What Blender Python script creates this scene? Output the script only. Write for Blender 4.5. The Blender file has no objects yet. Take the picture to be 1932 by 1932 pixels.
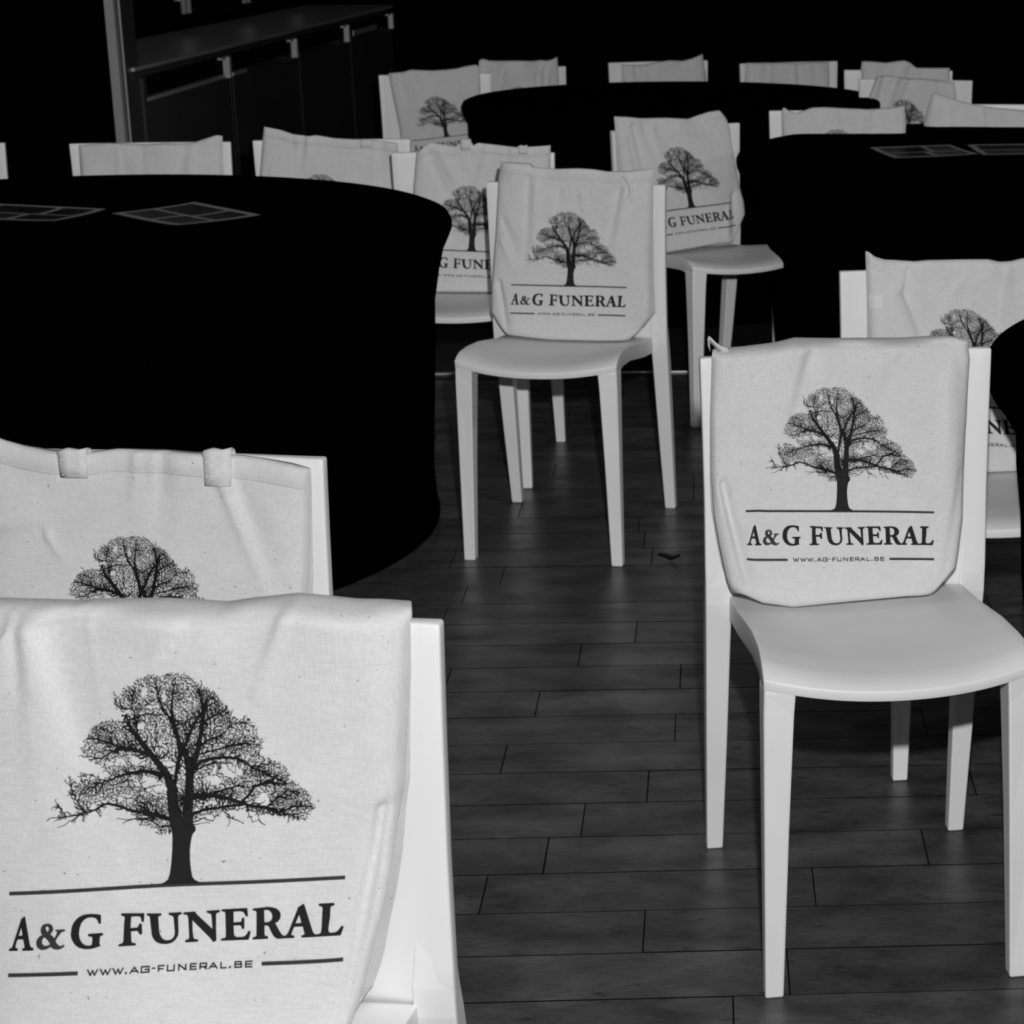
import bpy, bmesh, math, random
import numpy as np
from mathutils import Vector, Matrix

# ------------------------------------------------------------------ camera, world, lights
C = bpy.context.scene.collection
scn = bpy.context.scene
CAM_H, PITCH, ROLL, FPX, PPX, PPY = 1.4521659, 0.2770763, -0.00013, 3897.876, 1543.614, 933.496
cd = bpy.data.cameras.new('camera'); cam = bpy.data.objects.new('camera', cd); C.objects.link(cam)
cd.sensor_width = 36.0; cd.sensor_fit = 'HORIZONTAL'; cd.lens = FPX/1932*36
cd.shift_x = (966-PPX)/1932; cd.shift_y = (PPY-966)/1932
cd.clip_start = .05; cd.clip_end = 60
cam.location = (0, 0, CAM_H); cam.rotation_euler = (math.pi/2-PITCH, 0, 0)
cd.dof.use_dof = True; cd.dof.focus_distance = 2.5; cd.dof.aperture_fstop = 20
scn.camera = cam
w = bpy.data.worlds.new('room_dark'); scn.world = w; w.use_nodes = True
w.node_tree.nodes['Background'].inputs[0].default_value = (0, 0, 0, 1)
w.node_tree.nodes['Background'].inputs[1].default_value = 0
scn.view_settings.view_transform = 'Standard'; scn.view_settings.look = 'None'
scn.view_settings.exposure = 0; scn.view_settings.gamma = 1
try: scn.view_settings.use_curve_mapping = False
except Exception: pass

def lamp(name, kind, loc, target, energy, size, falloff=None, **kw):
    l = bpy.data.lights.new(name, kind); o = bpy.data.objects.new(name, l); C.objects.link(o)
    o.location = loc; o.rotation_euler = (Vector(target)-Vector(loc)).to_track_quat('-Z', 'Y').to_euler()
    l.energy = energy
    if kind == 'AREA': l.size = size
    else: l.shadow_soft_size = size
    for k, v in kw.items(): setattr(l, k, v)
    if falloff:
        l.use_nodes = True; nt = l.node_tree; em = nt.nodes['Emission']
        f = nt.nodes.new('ShaderNodeLightFalloff'); f.inputs['Strength'].default_value = 1; f.inputs['Smooth'].default_value = falloff[1]
        k = nt.nodes.new('ShaderNodeMath'); k.operation = 'MULTIPLY_ADD'; k.inputs[1].default_value = falloff[2]
        nt.links.new(f.outputs['Constant'], k.inputs[0]); nt.links.new(f.outputs[falloff[0]], k.inputs[2]); nt.links.new(k.outputs[0], em.inputs['Strength'])
    return o
# the flash on the camera, and the weak house lamps high on the right side of the room
lamp('camera_flash', 'SPOT', (.03, .40, 1.545), (-.55, 4.5, .45), 80, .02, ('Linear', .55, .015), spot_size=math.radians(100), spot_blend=.8)
lamp('house_lamp', 'AREA', (3.2, 5.9, 1.75), (-.6, 4.8, 0), 9, .12)

lamp('ceiling_bounce', 'AREA', (-.3, 4.2, 2.92), (-.3, 4.2, 0), 13, 3.6)  # added overhead fill for the seats, standing in for flash bounced off the ceiling

# ------------------------------------------------------------------ materials
def mat(name, col, rough=.6, spec=.5, metal=0, noise=None, bump=None, extra=None):
    m = bpy.data.materials.new(name); m.use_nodes = True; nt = m.node_tree; b = nt.nodes['Principled BSDF']
    b.inputs['Base Color'].default_value = (col, col, col, 1); b.inputs['Roughness'].default_value = rough
    b.inputs['Specular IOR Level'].default_value = spec; b.inputs['Metallic'].default_value = metal
    tc = nt.nodes.new('ShaderNodeTexCoord')
    def mapped(scale):
        mp = nt.nodes.new('ShaderNodeMapping'); nt.links.new(tc.outputs['Object'], mp.inputs['Vector'])
        mp.inputs['Scale'].default_value = scale; return mp.outputs['Vector']
    if noise:                                           # scale vector, low, high, detail
        sc, lo, hi, det = noise
        n = nt.nodes.new('ShaderNodeTexNoise'); n.inputs['Scale'].default_value = 1; n.inputs['Detail'].default_value = det
        nt.links.new(mapped(sc), n.inputs['Vector'])
        r = nt.nodes.new('ShaderNodeValToRGB'); r.color_ramp.elements[0].position = .3; r.color_ramp.elements[1].position = .7
        r.color_ramp.elements[0].color = (lo, lo, lo, 1); r.color_ramp.elements[1].color = (hi, hi, hi, 1)
        nt.links.new(n.outputs['Fac'], r.inputs['Fac']); nt.links.new(r.outputs['Color'], b.inputs['Base Color'])
    if bump:
        sc, st, dist = bump
        n2 = nt.nodes.new('ShaderNodeTexNoise'); n2.inputs['Scale'].default_value = 1; n2.inputs['Detail'].default_value = 3
        nt.links.new(mapped(sc), n2.inputs['Vector'])
        bp = nt.nodes.new('ShaderNodeBump'); bp.inputs['Strength'].default_value = st; bp.inputs['Distance'].default_value = dist
        nt.links.new(n2.outputs['Fac'], bp.inputs['Height']); nt.links.new(bp.outputs['Normal'], b.inputs['Normal'])
    if extra: extra(m, nt, b, tc, mapped)
    return m

def wood_extra(m, nt, b, tc, mapped):
    """stained old plank: per-plank tone, fine grain along the board, scuffs and dark spots"""
    N, L = nt.nodes, nt.links
    oi = N.new('ShaderNodeObjectInfo')
    gn = N.new('ShaderNodeTexNoise'); gn.inputs['Scale'].default_value = 1; gn.inputs['Detail'].default_value = 6; gn.inputs['Roughness'].default_value = .65
    geo = N.new('ShaderNodeNewGeometry')
    mp = N.new('ShaderNodeMapping'); mp.inputs['Rotation'].default_value = (0, 0, -.05); mp.inputs['Scale'].default_value = (32, 480, 60)
    L.new(geo.outputs['Position'], mp.inputs['Vector']); L.new(mp.outputs['Vector'], gn.inputs['Vector'])
    bn = N.new('ShaderNodeTexNoise'); bn.inputs['Scale'].default_value = 1; bn.inputs['Detail'].default_value = 4
    mp2 = N.new('ShaderNodeMapping'); mp2.inputs['Scale'].default_value = (7, 14, 10)
    L.new(geo.outputs['Position'], mp2.inputs['Vector']); L.new(mp2.outputs['Vector'], bn.inputs['Vector'])
    sn = N.new('ShaderNodeTexNoise'); sn.inputs['Scale'].default_value = 1; sn.inputs['Detail'].default_value = 2
    mp3 = N.new('ShaderNodeMapping'); mp3.inputs['Scale'].default_value = (22, 55, 40); mp3.inputs['Location'].default_value = (3, 7, 1)
    L.new(geo.outputs['Position'], mp3.inputs['Vector']); L.new(mp3.outputs['Vector'], sn.inputs['Vector'])
    def rng(src, a, b_, lo, hi):
        r = N.new('ShaderNodeMapRange'); r.inputs['From Min'].default_value = a; r.inputs['From Max'].default_value = b_
        r.inputs['To Min'].default_value = lo; r.inputs['To Max'].default_value = hi; L.new(src, r.inputs['Value']); return r.outputs['Result']
    def mul(a, c):
        x = N.new('ShaderNodeMath'); x.operation = 'MULTIPLY'; L.new(a, x.inputs[0]); L.new(c, x.inputs[1]); return x.outputs[0]
    v = mul(rng(gn.outputs['Fac'], .32, .68, .50, 1.5), rng(bn.outputs['Fac'], .32, .68, .55, 1.45))
    v = mul(v, rng(oi.outputs['Random'], 0, 1, .82, 1.18))
    v = mul(v, rng(sn.outputs['Fac'], .28, .38, .55, 1))
    k = N.new('ShaderNodeMath'); k.operation = 'MULTIPLY'; k.inputs[1].default_value = FLOOR_ALB; L.new(v, k.inputs[0])
    L.new(k.outputs[0], b.inputs['Base Color'])
    L.new(rng(bn.outputs['Fac'], .3, .7, .42, .30), b.inputs['Roughness'])
    bp = N.new('ShaderNodeBump'); bp.inputs['Strength'].default_value = .25; bp.inputs['Distance'].default_value = .0008
    L.new(gn.outputs['Fac'], bp.inputs['Height']); L.new(bp.outputs['Normal'], b.inputs['Normal'])

def cloth_extra(m, nt, b, tc, mapped):
    """unbleached cotton: crossing threads plus a few dark flecks"""
    N, L = nt.nodes, nt.links
    def noise(sc, det=2):
        n = N.new('ShaderNodeTexNoise'); n.inputs['Scale'].default_value = 1; n.inputs['Detail'].default_value = det
        L.new(mapped(sc), n.inputs['Vector']); return n.outputs['Fac']
    a, c, f, g = noise((900, 900, 45)), noise((60, 900, 900)), noise((210, 210, 210), 1), noise((25, 25, 25), 3)
    def rng(src, p, q, lo, hi):
        r = N.new('ShaderNodeMapRange'); r.inputs['From Min'].default_value = p; r.inputs['From Max'].default_value = q
        r.inputs['To Min'].default_value = lo; r.inputs['To Max'].default_value = hi; L.new(src, r.inputs['Value']); return r.outputs['Result']
    def mul(p, q):
        x = N.new('ShaderNodeMath'); x.operation = 'MULTIPLY'; L.new(p, x.inputs[0]); L.new(q, x.inputs[1]); return x.outputs[0]
    v = mul(mul(rng(a, .3, .7, .94, 1.06), rng(c, .3, .7, .94, 1.06)), mul(rng(f, .20, .235, .35, 1), rng(g, .3, .7, .97, 1.03)))
    k = N.new('ShaderNodeMath'); k.operation = 'MULTIPLY'; k.inputs[1].default_value = .66; L.new(v, k.inputs[0])
    L.new(k.outputs[0], b.inputs['Base Color'])
    ad = N.new('ShaderNodeMath'); ad.operation = 'ADD'; L.new(a, ad.inputs[0]); L.new(c, ad.inputs[1])
    bp = N.new('ShaderNodeBump'); bp.inputs['Strength'].default_value = .25; bp.inputs['Distance'].default_value = .0006
    L.new(ad.outputs[0], bp.inputs['Height']); L.new(bp.outputs['Normal'], b.inputs['Normal'])

FLOOR_ALB = .064
M = dict(
 plastic=mat('white_polypropylene', .84, .42, .4, noise=((9, 9, 9), .81, .86, 4), bump=((700, 700, 700), .12, .0003)),
 cotton=mat('cotton_canvas', .66, .9, .15, extra=cloth_extra),
 ink=mat('black_ink', .012, .75, .25),
 ink_grey=mat('grey_ink', .035, .75, .25),
 spandex=mat('black_stretch_fabric', .0009, 1, 0),
 wood=mat('dark_stained_board', .05, .36, .45, extra=wood_extra),
 subfloor=mat('black_floor_gap', .004, .9, .1),
 backfloor=mat('dark_floor_beyond_strip', .05, .5, .35, noise=((3, 12, 3), 0.012, .022, 5)),
 metal=mat('brushed_metal', .9, .33, .5, 1),
 chrome=mat('chrome', .85, .12, .5, 1),
 steel=mat('brushed_steel_worktop', .55, .34, .5, .75, bump=((4, 300, 4), .1, .0005)),
 cab=mat('dark_laminate', .022, .5, .3, noise=((6, 6, 6), .019, .025, 3)),
 gap=mat('recess_black', .002, .9, .05),
 alu=mat('pale_aluminium', .34, .4, .5, .3),
 wall=mat('black_wall_paint', .001, 1, 0),
 paper=mat('grey_paper', .30, .4, .4),
 photo=mat('dark_photograph_print', .02, .35, .4, noise=((60, 60, 10), 0.003, .03, 4)),
 dirt=mat('joint_dirt', .006, .9, .1),
 tag=mat('woven_tag', .74, .8, .2),
 wood_leaf=mat('dry_leaf', .01, .8, .1),
 tabletop=mat('table_board', .1, .6, .3),
)

# ------------------------------------------------------------------ helpers
def link(name, verts, faces, m, parent=None, smooth=False, mats=None, fm=None):
    me = bpy.data.meshes.new(name); me.from_pydata([tuple(map(float, v)) for v in verts], [], [tuple(map(int, f)) for f in faces]); me.update()
    me.materials.append(m)
    if smooth:
        me.polygons.foreach_set('use_smooth', [True]*len(me.polygons))
    o = bpy.data.objects.new(name, me); C.objects.link(o)
    if parent: o.parent = parent
    return o
def fix(o):
    bm = bmesh.new(); bm.from_mesh(o.data); bmesh.ops.recalc_face_normals(bm, faces=bm.faces); bm.to_mesh(o.data); bm.free(); return o
def bevel(o, wd, seg=2, ang=35):
    b = o.modifiers.new('bevel', 'BEVEL'); b.width = wd; b.segments = seg; b.limit_method = 'ANGLE'; b.angle_limit = math.radians(ang); return o
def box(x0, x1, y0, y1, z0, z1):
    v = [(x, y, z) for z in (z0, z1) for y in (y0, y1) for x in (x0, x1)]
    return v, [(0, 2, 3, 1), (4, 5, 7, 6), (0, 1, 5, 4), (2, 6, 7, 3), (0, 4, 6, 2), (1, 3, 7, 5)]
def boxo(name, x0, x1, y0, y1, z0, z1, m, parent=None, bev=0):
    v, f = box(x0, x1, y0, y1, z0, z1); o = link(name, v, f, m, parent)
    if bev: bevel(o, bev, 1)
    return o
def empty(name, loc, rz=0, label=None, cat=None, group=None):
    o = bpy.data.objects.new(name, None); C.objects.link(o); o.location = loc; o.rotation_euler = (0, 0, rz); o.empty_display_size = .1
    if label: o['label'] = label
    if cat: o['category'] = cat
    if group: o['group'] = group
    return o
def tag(o, label=None, cat=None, group=None, kind=None):
    for k, v in (('label', label), ('category', cat), ('group', group), ('kind', kind)):
        if v: o[k] = v
    return o
def grid_faces(n, m, off=0, flip=False):
    f = []
    for j in range(m-1):
        for i in range(n-1):
            a = off+j*n+i; q = (a, a+1, a+n+1, a+n); f.append(q[::-1] if flip else q)
    return f
def local(pose, p):
    x, y, t = pose; c, s = math.cos(t), math.sin(t); return (x+c*p[0]-s*p[1], y+s*p[0]+c*p[1], p[2])

# chair places (x, y, turn) and bag outlines, in metres in each chair's own frame
POSE = {"C":[0.1118,2.5861,0.1697],"A":[-0.6334,4.5251,-0.1356],"E":[-0.9293,5.1642,-0.01],"B":[-0.1997,5.9072,0.5785],"D":[0.3144,3.321,0.1443],"c2":[-1.819,5.4067,0.1101],"c3":[-1.3362,5.4846,0.0964],"N":[0.0683,6.3529,0.0205],"J":[-0.5402,8.5886,0.3497],"K":[0.0184,8.5365,0.3533],"G":[-0.5767,1.2937,-0.08],"F":[-0.848,1.995,-0.1],"H":[-1.408,7.886,0.25],"I":[-0.994,8.241,0.6],"L":[0.2816,8.07,-0.1],"M":[0.289,7.605,-0.2],"O":[0.576,6.563,-0.05],"c1":[-2.425,5.375,0.15]}
BAGS = {
 "C":{"left":[[-0.1856,0.4851],[-0.1915,0.5025],[-0.2002,0.5496],[-0.2064,0.5939],[-0.2078,0.6459],[-0.2061,0.7369],[-0.202,0.8257]],"right":[[0.117,0.4647],[0.1536,0.503],[0.1587,0.5291],[0.1659,0.5763],[0.1703,0.629],[0.1782,0.7215],[0.1835,0.8065],[0.1798,0.8295]],"top":[[-0.202,0.8257],[-0.1602,0.8274],[-0.1098,0.8317],[-0.0792,0.8381],[-0.027,0.8355],[0.0891,0.8322],[0.16,0.8338],[0.1798,0.8295]],"bottom":[[-0.1856,0.4851],[-0.1645,0.4791],[-0.1408,0.4675],[-0.0955,0.459],[-0.0113,0.4626],[0.0763,0.4658],[0.117,0.4647]],"aff":[[-0.0211,0.5954],[0.281,-0.0142],[0.0068,0.2747]]},
 "G":{"left":[[-0.1908,0.4533],[-0.195,0.4635],[-0.2036,0.5041],[-0.2065,0.5758],[-0.2074,0.6478],[-0.2052,0.7305],[-0.1985,0.8035]],"right":[[0.1342,0.4649],[0.1425,0.4753],[0.1496,0.4937],[0.1547,0.5101],[0.1608,0.5386],[0.1689,0.5692],[0.1771,0.61],[0.1823,0.6508],[0.1876,0.6814],[0.1912,0.7426],[0.1942,0.7835],[0.1958,0.8295]],"top":[[-0.1985,0.8035],[-0.175,0.8062],[-0.1621,0.8091],[-0.1575,0.8155],[-0.1468,0.8175],[-0.0979,0.8241],[-0.0308,0.8266],[0.0273,0.8248],[0.0504,0.8288],[0.0932,0.8343],[0.1167,0.8328],[0.1473,0.8303],[0.1719,0.8305],[0.1958,0.8295]],"bottom":[[-0.1908,0.4533],[-0.1497,0.4365],[-0.0639,0.4371],[0.0433,0.4481],[0.107,0.4597],[0.1342,0.4649]],"aff":[[-0.0093,0.5953],[0.299,0.0231],[0.0073,0.2802]]},
 "F":{"left":[[-0.1888,0.4104],[-0.1983,0.445],[-0.2077,0.5401],[-0.2069,0.7302],[-0.1975,0.846]],"right":[[0.1602,0.4187],[0.1763,0.4611],[0.1846,0.5038],[0.193,0.5678],[0.1972,0.6404],[0.2,0.6746],[0.2021,0.7174],[0.2054,0.7818],[0.2063,0.8109]],"top":[[-0.1975,0.846],[-0.1689,0.8357],[-0.1469,0.8302],[-0.1135,0.8255],[-0.0911,0.8243],[-0.0619,0.8246],[-0.0437,0.8273],[-0.0301,0.8292],[0.0325,0.8293],[0.0878,0.8259],[0.1209,0.825],[0.1539,0.8214],[0.1845,0.8168],[0.2063,0.8109]],"bottom":[[-0.1888,0.4104],[-0.1162,0.3962],[0.0183,0.4023],[0.1187,0.4138],[0.1602,0.4187]],"aff":[[-0.003,0.5511],[0.2939,0.0154],[0.0035,0.2697]]},
 "A":{"left":[[-0.1628,0.4669],[-0.1817,0.4912],[-0.1988,0.5183],[-0.1984,0.5838],[-0.1959,0.6598],[-0.19,0.7637],[-0.1845,0.8332],[-0.1757,0.8701]],"right":[[0.1408,0.4612],[0.1625,0.4795],[0.1902,0.5143],[0.1888,0.5996],[0.1896,0.7021],[0.1915,0.805],[0.1967,0.8594]],"top":[[-0.1757,0.8701],[-0.1036,0.8667],[-0.0967,0.8585],[-0.0428,0.8555],[0.0112,0.8581],[0.0469,0.8563],[0.0825,0.8516],[0.1361,0.8532],[0.1967,0.8594]],"bottom":[[-0.1628,0.4669],[-0.057,0.4584],[0.001,0.4519],[0.0697,0.4566],[0.1408,0.4612]],"aff":[[-0.0063,0.5852],[0.2819,0.0003],[0.0074,0.2607]]},
 "E":{"left":[[-0.131,0.4526],[-0.152,0.4884],[-0.1653,0.5987],[-0.1604,0.73],[-0.1493,0.8202]],"right":[[0.1609,0.4545],[0.1895,0.4821],[0.1997,0.5303],[0.2049,0.6683],[0.2108,0.8415]],"top":[[-0.149,0.8198],[-0.1086,0.8491],[-0.0506,0.8385],[-0.0412,0.8385],[-0.0267,0.8492],[0.0014,0.8492],[0.0057,0.8409],[0.0177,0.8478],[0.0993,0.8386],[0.1273,0.8363],[0.1742,0.8387],[0.2108,0.8411]],"bottom":[[-0.131,0.4526],[-0.0601,0.4469],[0.0395,0.4442],[0.1609,0.4545]],"aff":[[-0.0056,0.5658],[0.2744,-0.0107],[0.0111,0.2581]]},
 "B":{"left":[[-0.1863,0.4554],[-0.2066,0.4965],[-0.2127,0.5823],[-0.2098,0.687],[-0.2106,0.7789],[-0.2154,0.8628]],"right":[[0.1447,0.4705],[0.168,0.5058],[0.1976,0.551],[0.1986,0.5916],[0.1899,0.6601],[0.1809,0.7555],[0.1776,0.81],[0.1666,0.8344]],"top":[[-0.2154,0.8628],[-0.1756,0.86],[-0.1302,0.8536],[-0.0381,0.8501],[0.0319,0.843],[0.1031,0.8602],[0.1374,0.8632],[0.1666,0.8344]],"bottom":[[-0.1863,0.4554],[-0.107,0.4604],[-0.006,0.4664],[0.0904,0.4731],[0.1447,0.4705]],"aff":[[0.0059,0.5852],[0.2847,0.0098],[-0.0313,0.2731]]},
 "D":{"left":[[-0.1565,0.4714],[-0.1687,0.5125],[-0.1705,0.5997],[-0.1705,0.6899],[-0.1705,0.7453],[-0.1727,0.8185],[-0.1741,0.8577]],"right":[[0.1584,0.4598],[0.1782,0.5002],[0.1867,0.5882],[0.192,0.706],[0.1919,0.8365]],"top":[[-0.1741,0.8577],[-0.1684,0.857],[-0.157,0.8478],[-0.139,0.8421],[-0.115,0.8403],[-0.0849,0.8378],[-0.0608,0.8396],[-0.0185,0.8392],[0.0512,0.8384],[0.0727,0.8334],[0.094,0.8341],[0.1146,0.8384],[0.1457,0.8406],[0.1919,0.8365]],"bottom":[[-0.1565,0.4714],[-0.0749,0.4597],[0.0166,0.4533],[0.1089,0.4502],[0.1584,0.4598]],"aff":[[0.0288,0.5768],[0.2785,-0.0205],[-0.026,0.2654]]},
 "N":{"left":[[-0.1537,0.4631],[-0.1706,0.5046],[-0.1765,0.6707],[-0.1791,0.819]],"right":[[0.1894,0.462],[0.2067,0.5035],[0.2173,0.6198],[0.224,0.778],[0.2185,0.8367]],"top":[[-0.1786,0.8183],[-0.1712,0.8336],[-0.1542,0.8206],[-0.1299,0.8134],[-0.0811,0.831],[-0.0373,0.8324],[0.0798,0.8264],[0.0944,0.8249],[0.1724,0.8295],[0.2187,0.8367]],"bottom":[[-0.1537,0.4631],[0.0177,0.4508],[0.1894,0.462]],"aff":[[0.0236,0.6004],[0.2981,-0.0008],[-0.0205,0.2656]]},
 "O":{"left":[[-0.2185,0.508],[-0.2381,0.645],[-0.2433,0.7635],[-0.2317,0.8169],[-0.2166,0.862]],"right":[[0.1686,0.5276],[0.184,0.6473],[0.1635,0.7929]],"top":[[-0.2173,0.8615],[-0.1795,0.8493],[-0.114,0.8293],[-0.0536,0.8177],[-0.0034,0.8105],[0.0879,0.8036],[0.1635,0.7929]],"bottom":[[-0.2185,0.508],[-0.0331,0.4921],[0.1686,0.5276]],"aff":[[-0.0307,0.6118],[0.2904,0.0017],[-0.0012,0.2816]]},
 "L":{"left":[[-0.1292,0.4946],[-0.1369,0.5567],[-0.1445,0.7759],[-0.1501,0.8294],[-0.1453,0.8563]],"right":[[0.2022,0.4982],[0.2097,0.6192],[0.2087,0.7845],[0.2078,0.832]],"top":[[-0.1453,0.8563],[-0.0965,0.8549],[-0.0477,0.851],[-0.0051,0.8573],[0.0253,0.8605],[0.0497,0.8517],[0.0742,0.8322],[0.1411,0.8315],[0.2078,0.832]],"bottom":[[-0.1292,0.4946],[0.021,0.4859],[0.2022,0.4982]],"aff":[[0.0286,0.5998],[0.2779,0.0027],[-0.0071,0.2516]]},
 "M":{"left":[[-0.1618,0.525],[-0.1796,0.6595],[-0.1851,0.7269],[-0.1664,0.7835],[-0.1499,0.8289]],"right":[[0.1558,0.5126],[0.1615,0.666],[0.1603,0.7665],[0.1528,0.8139]],"top":[[-0.1499,0.8289],[-0.109,0.8352],[-0.0622,0.8303],[-0.0155,0.8242],[0.0309,0.826],[0.0717,0.821],[0.1528,0.8139]],"bottom":[[-0.1618,0.525],[-0.0171,0.5048],[0.1558,0.5126]],"aff":[[-0.0261,0.5771],[0.2768,-0.0137],[0.0022,0.259]]},
 "J":{"left":[[-0.1658,0.5725],[-0.1637,0.7553],[-0.1662,0.8136]],"right":[[0.1876,0.5702],[0.206,0.7502],[0.1929,0.8478]],"top":[[-0.1662,0.8136],[-0.1237,0.8088],[-0.0687,0.8094],[-0.0081,0.8192],[0.0424,0.8256],[0.1029,0.8213],[0.1437,0.8308],[0.1929,0.8478]],"bottom":[[-0.1658,0.5725],[0.0039,0.5621],[0.1876,0.5702]],"aff":[[0.0009,0.5861],[0.3161,-0.0038],[0.0155,0.2777]]},
 "K":{"left":[[-0.2059,0.5789],[-0.2019,0.7604],[-0.1948,0.8237]],"right":[[0.1571,0.5667],[0.1759,0.7455],[0.1761,0.8193]],"top":[[-0.1948,0.8237],[-0.114,0.8226],[0.0389,0.817],[0.111,0.819],[0.1761,0.8193]],"bottom":[[-0.2059,0.5789],[-0.0288,0.5655],[0.1571,0.5667]],"aff":[[-0.0263,0.5864],[0.3204,-0.0107],[0.0212,0.2774]]},
 "H":{"left":[[-0.1376,0.4912],[-0.1468,0.5492],[-0.1498,0.6089],[-0.1595,0.6735],[-0.1718,0.7564],[-0.1773,0.7933],[-0.1799,0.8279]],"right":[[0.1309,0.4937],[0.1487,0.5413],[0.158,0.6105],[0.1709,0.7029],[0.174,0.7957],[0.1718,0.847]],"top":[[-0.1799,0.8279],[-0.1264,0.8316],[-0.0934,0.8402],[-0.0097,0.8354],[0.0372,0.8374],[0.0844,0.8416],[0.1224,0.8502],[0.1603,0.8542],[0.1718,0.847]],"bottom":[[-0.1376,0.4912],[-0.0052,0.4733],[0.1309,0.4937]],"aff":[[0.0263,0.5808],[0.2722,0.0234],[-0.0391,0.2369]]},
 "I":{"left":[[-0.1997,0.5951],[-0.1853,0.7363],[-0.1826,0.8072],[-0.1752,0.8592]],"right":[[0.1404,0.5759],[0.1775,0.7579],[0.1785,0.8257],[0.176,0.8609]],"top":[[-0.1752,0.8592],[-0.1632,0.8659],[-0.1316,0.8575],[-0.0675,0.854],[-0.0136,0.8528],[0.0679,0.8481],[0.0955,0.8509],[0.1284,0.8472],[0.1507,0.8521],[0.176,0.8609]],"bottom":[[-0.1997,0.5951],[-0.0464,0.5769],[0.1404,0.5759]],"aff":[[-0.0264,0.6236],[0.2822,0.0016],[0.026,0.267]]},
 "c2":{"left":[[-0.1803,0.4951],[-0.1958,0.5911],[-0.1917,0.7433],[-0.1913,0.8168]],"right":[[0.1592,0.489],[0.183,0.585],[0.1952,0.7381],[0.2001,0.8379]],"top":[[-0.1913,0.8168],[-0.1519,0.8198],[-0.1068,0.8226],[-0.0509,0.8197],[-0.006,0.8174],[0.0392,0.8198],[0.073,0.8182],[0.1183,0.8199],[0.1531,0.831],[0.185,0.841],[0.2001,0.8379]],"bottom":[[-0.1803,0.4951],[-0.0227,0.4838],[0.1592,0.489]],"aff":[[-0.0082,0.5776],[0.2659,-0.0043],[0.0091,0.2184]]},
 "c3":{"left":[[-0.1829,0.4934],[-0.1971,0.5792],[-0.2024,0.7279],[-0.1915,0.8079],[-0.1822,0.8598]],"right":[[0.153,0.4825],[0.1735,0.574],[0.1844,0.7463],[0.1854,0.8097]],"top":[[-0.1822,0.8598],[-0.1382,0.8507],[-0.1046,0.8388],[-0.059,0.8325],[-0.0415,0.8352],[0.0097,0.826],[0.0903,0.8211],[0.1364,0.8172],[0.1854,0.8097]],"bottom":[[-0.1829,0.4934],[-0.0158,0.4766],[0.153,0.4825]],"aff":[[-0.0228,0.5444],[0.2852,-0.0129],[0.006,0.2786]]},
}

# ------------------------------------------------------------------ room shell and floor
def struct(o): o['kind'] = 'structure'; return o
PHI, PW, P0 = .0502, .13092, 4.00785                    # board direction, board width, reference joint
AL = np.array([math.cos(PHI), math.sin(PHI)]); NR = np.array([-math.sin(PHI), math.cos(PHI)])
struct(boxo('floor', -4.6, 4.6, -3.1, 12.1, -.12, -.012, M['subfloor']))
floor = bpy.data.objects['floor']
JOINTS = {1: [-.533, -.079], 2: [-.348], 4: [-.386, .070], 7: [-.282, .324], 8: [-.367, .139], 11: [.011], -1: [-.175], -2: [-.586], 5: [.432],
          10: [.090], 3: [.375], -4: [-.490], -8: [-.496], -5: [-.156], -7: [-.195], -9: [-.064], -11: [-.438]}
rb = random.Random(5)
outer_v, outer_f = [], []
def board_geo(L, W, gap, h):
    a, b = L/2-gap*.32, W/2-gap/2; e = .0005
    v = [(-a, -b, -.012), (a, -b, -.012), (a, b, -.012), (-a, b, -.012), (-a, -b, h-e), (a, -b, h-e), (a, b, h-e), (-a, b, h-e),
         (-a+e, -b+e, h), (a-e, -b+e, h), (a-e, b-e, h), (-a+e, b-e, h)]
    f = [(0, 1, 5, 4), (1, 2, 6, 5), (2, 3, 7, 6), (3, 0, 4, 7), (4, 5, 9, 8), (5, 6, 10, 9), (6, 7, 11, 10), (7, 4, 8, 11), (8, 9, 10, 11)]
    return v, f
for row in range(-19, 32):
    n0 = P0-(row+.5)*PW
    js = sorted(JOINTS.get(row, [rb.uniform(-.3, .2)]))
    while js[0] > -4.6: js.insert(0, js[0]-rb.choice([.46, .5, .56, .61]))
    while js[-1] < 4.6: js.append(js[-1]+rb.choice([.46, .5, .56, .61]))
    for a, b in zip(js[:-1], js[1:]):
        c = AL*((a+b)/2)+NR*n0; L = b-a; yy = n0
        h = rb.uniform(-.0005, .0002); gap = rb.uniform(.0014, .0026)
        v, f = board_geo(L, PW, gap, h)
        if yy > 1.45 and c[0]+L/2 > -.40*yy-.12 and c[0]-L/2 < .105*yy+.12:
            o = link('plank', v, f, M['wood'], floor); o.data.materials.append(M['dirt']); o.data.polygons.foreach_set('material_index', [1]*8+[0]); o.location = (c[0], c[1], 0); o.rotation_euler = (0, 0, PHI+rb.uniform(-.0012, .0012))
        else:
            k = len(outer_v); cs, sn = math.cos(PHI), math.sin(PHI)
            outer_v += [(c[0]+cs*x-sn*y, c[1]+sn*x+cs*y, z) for x, y, z in v]; outer_f += [tuple(i+k for i in q) for q in f]
o = link('outer_planks', outer_v, outer_f, M['wood'], floor); o['kind'] = 'stuff'; o.data.materials.append(M['dirt']); o.data.polygons.foreach_set('material_index', ([1]*8+[0])*(len(outer_f)//9))
def slab(name, n0, n1, a0, a1, z0, z1, m, parent):
    P = [AL*a+NR*n for a, n in ((a0, n0), (a1, n0), (a1, n1), (a0, n1))]
    v = [(p[0], p[1], z) for z in (z0, z1) for p in P]
    return link(name, v, [(3, 2, 1, 0), (4, 5, 6, 7), (0, 1, 5, 4), (1, 2, 6, 5), (2, 3, 7, 6), (3, 0, 4, 7)], m, parent)
nE = P0+19*PW
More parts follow.
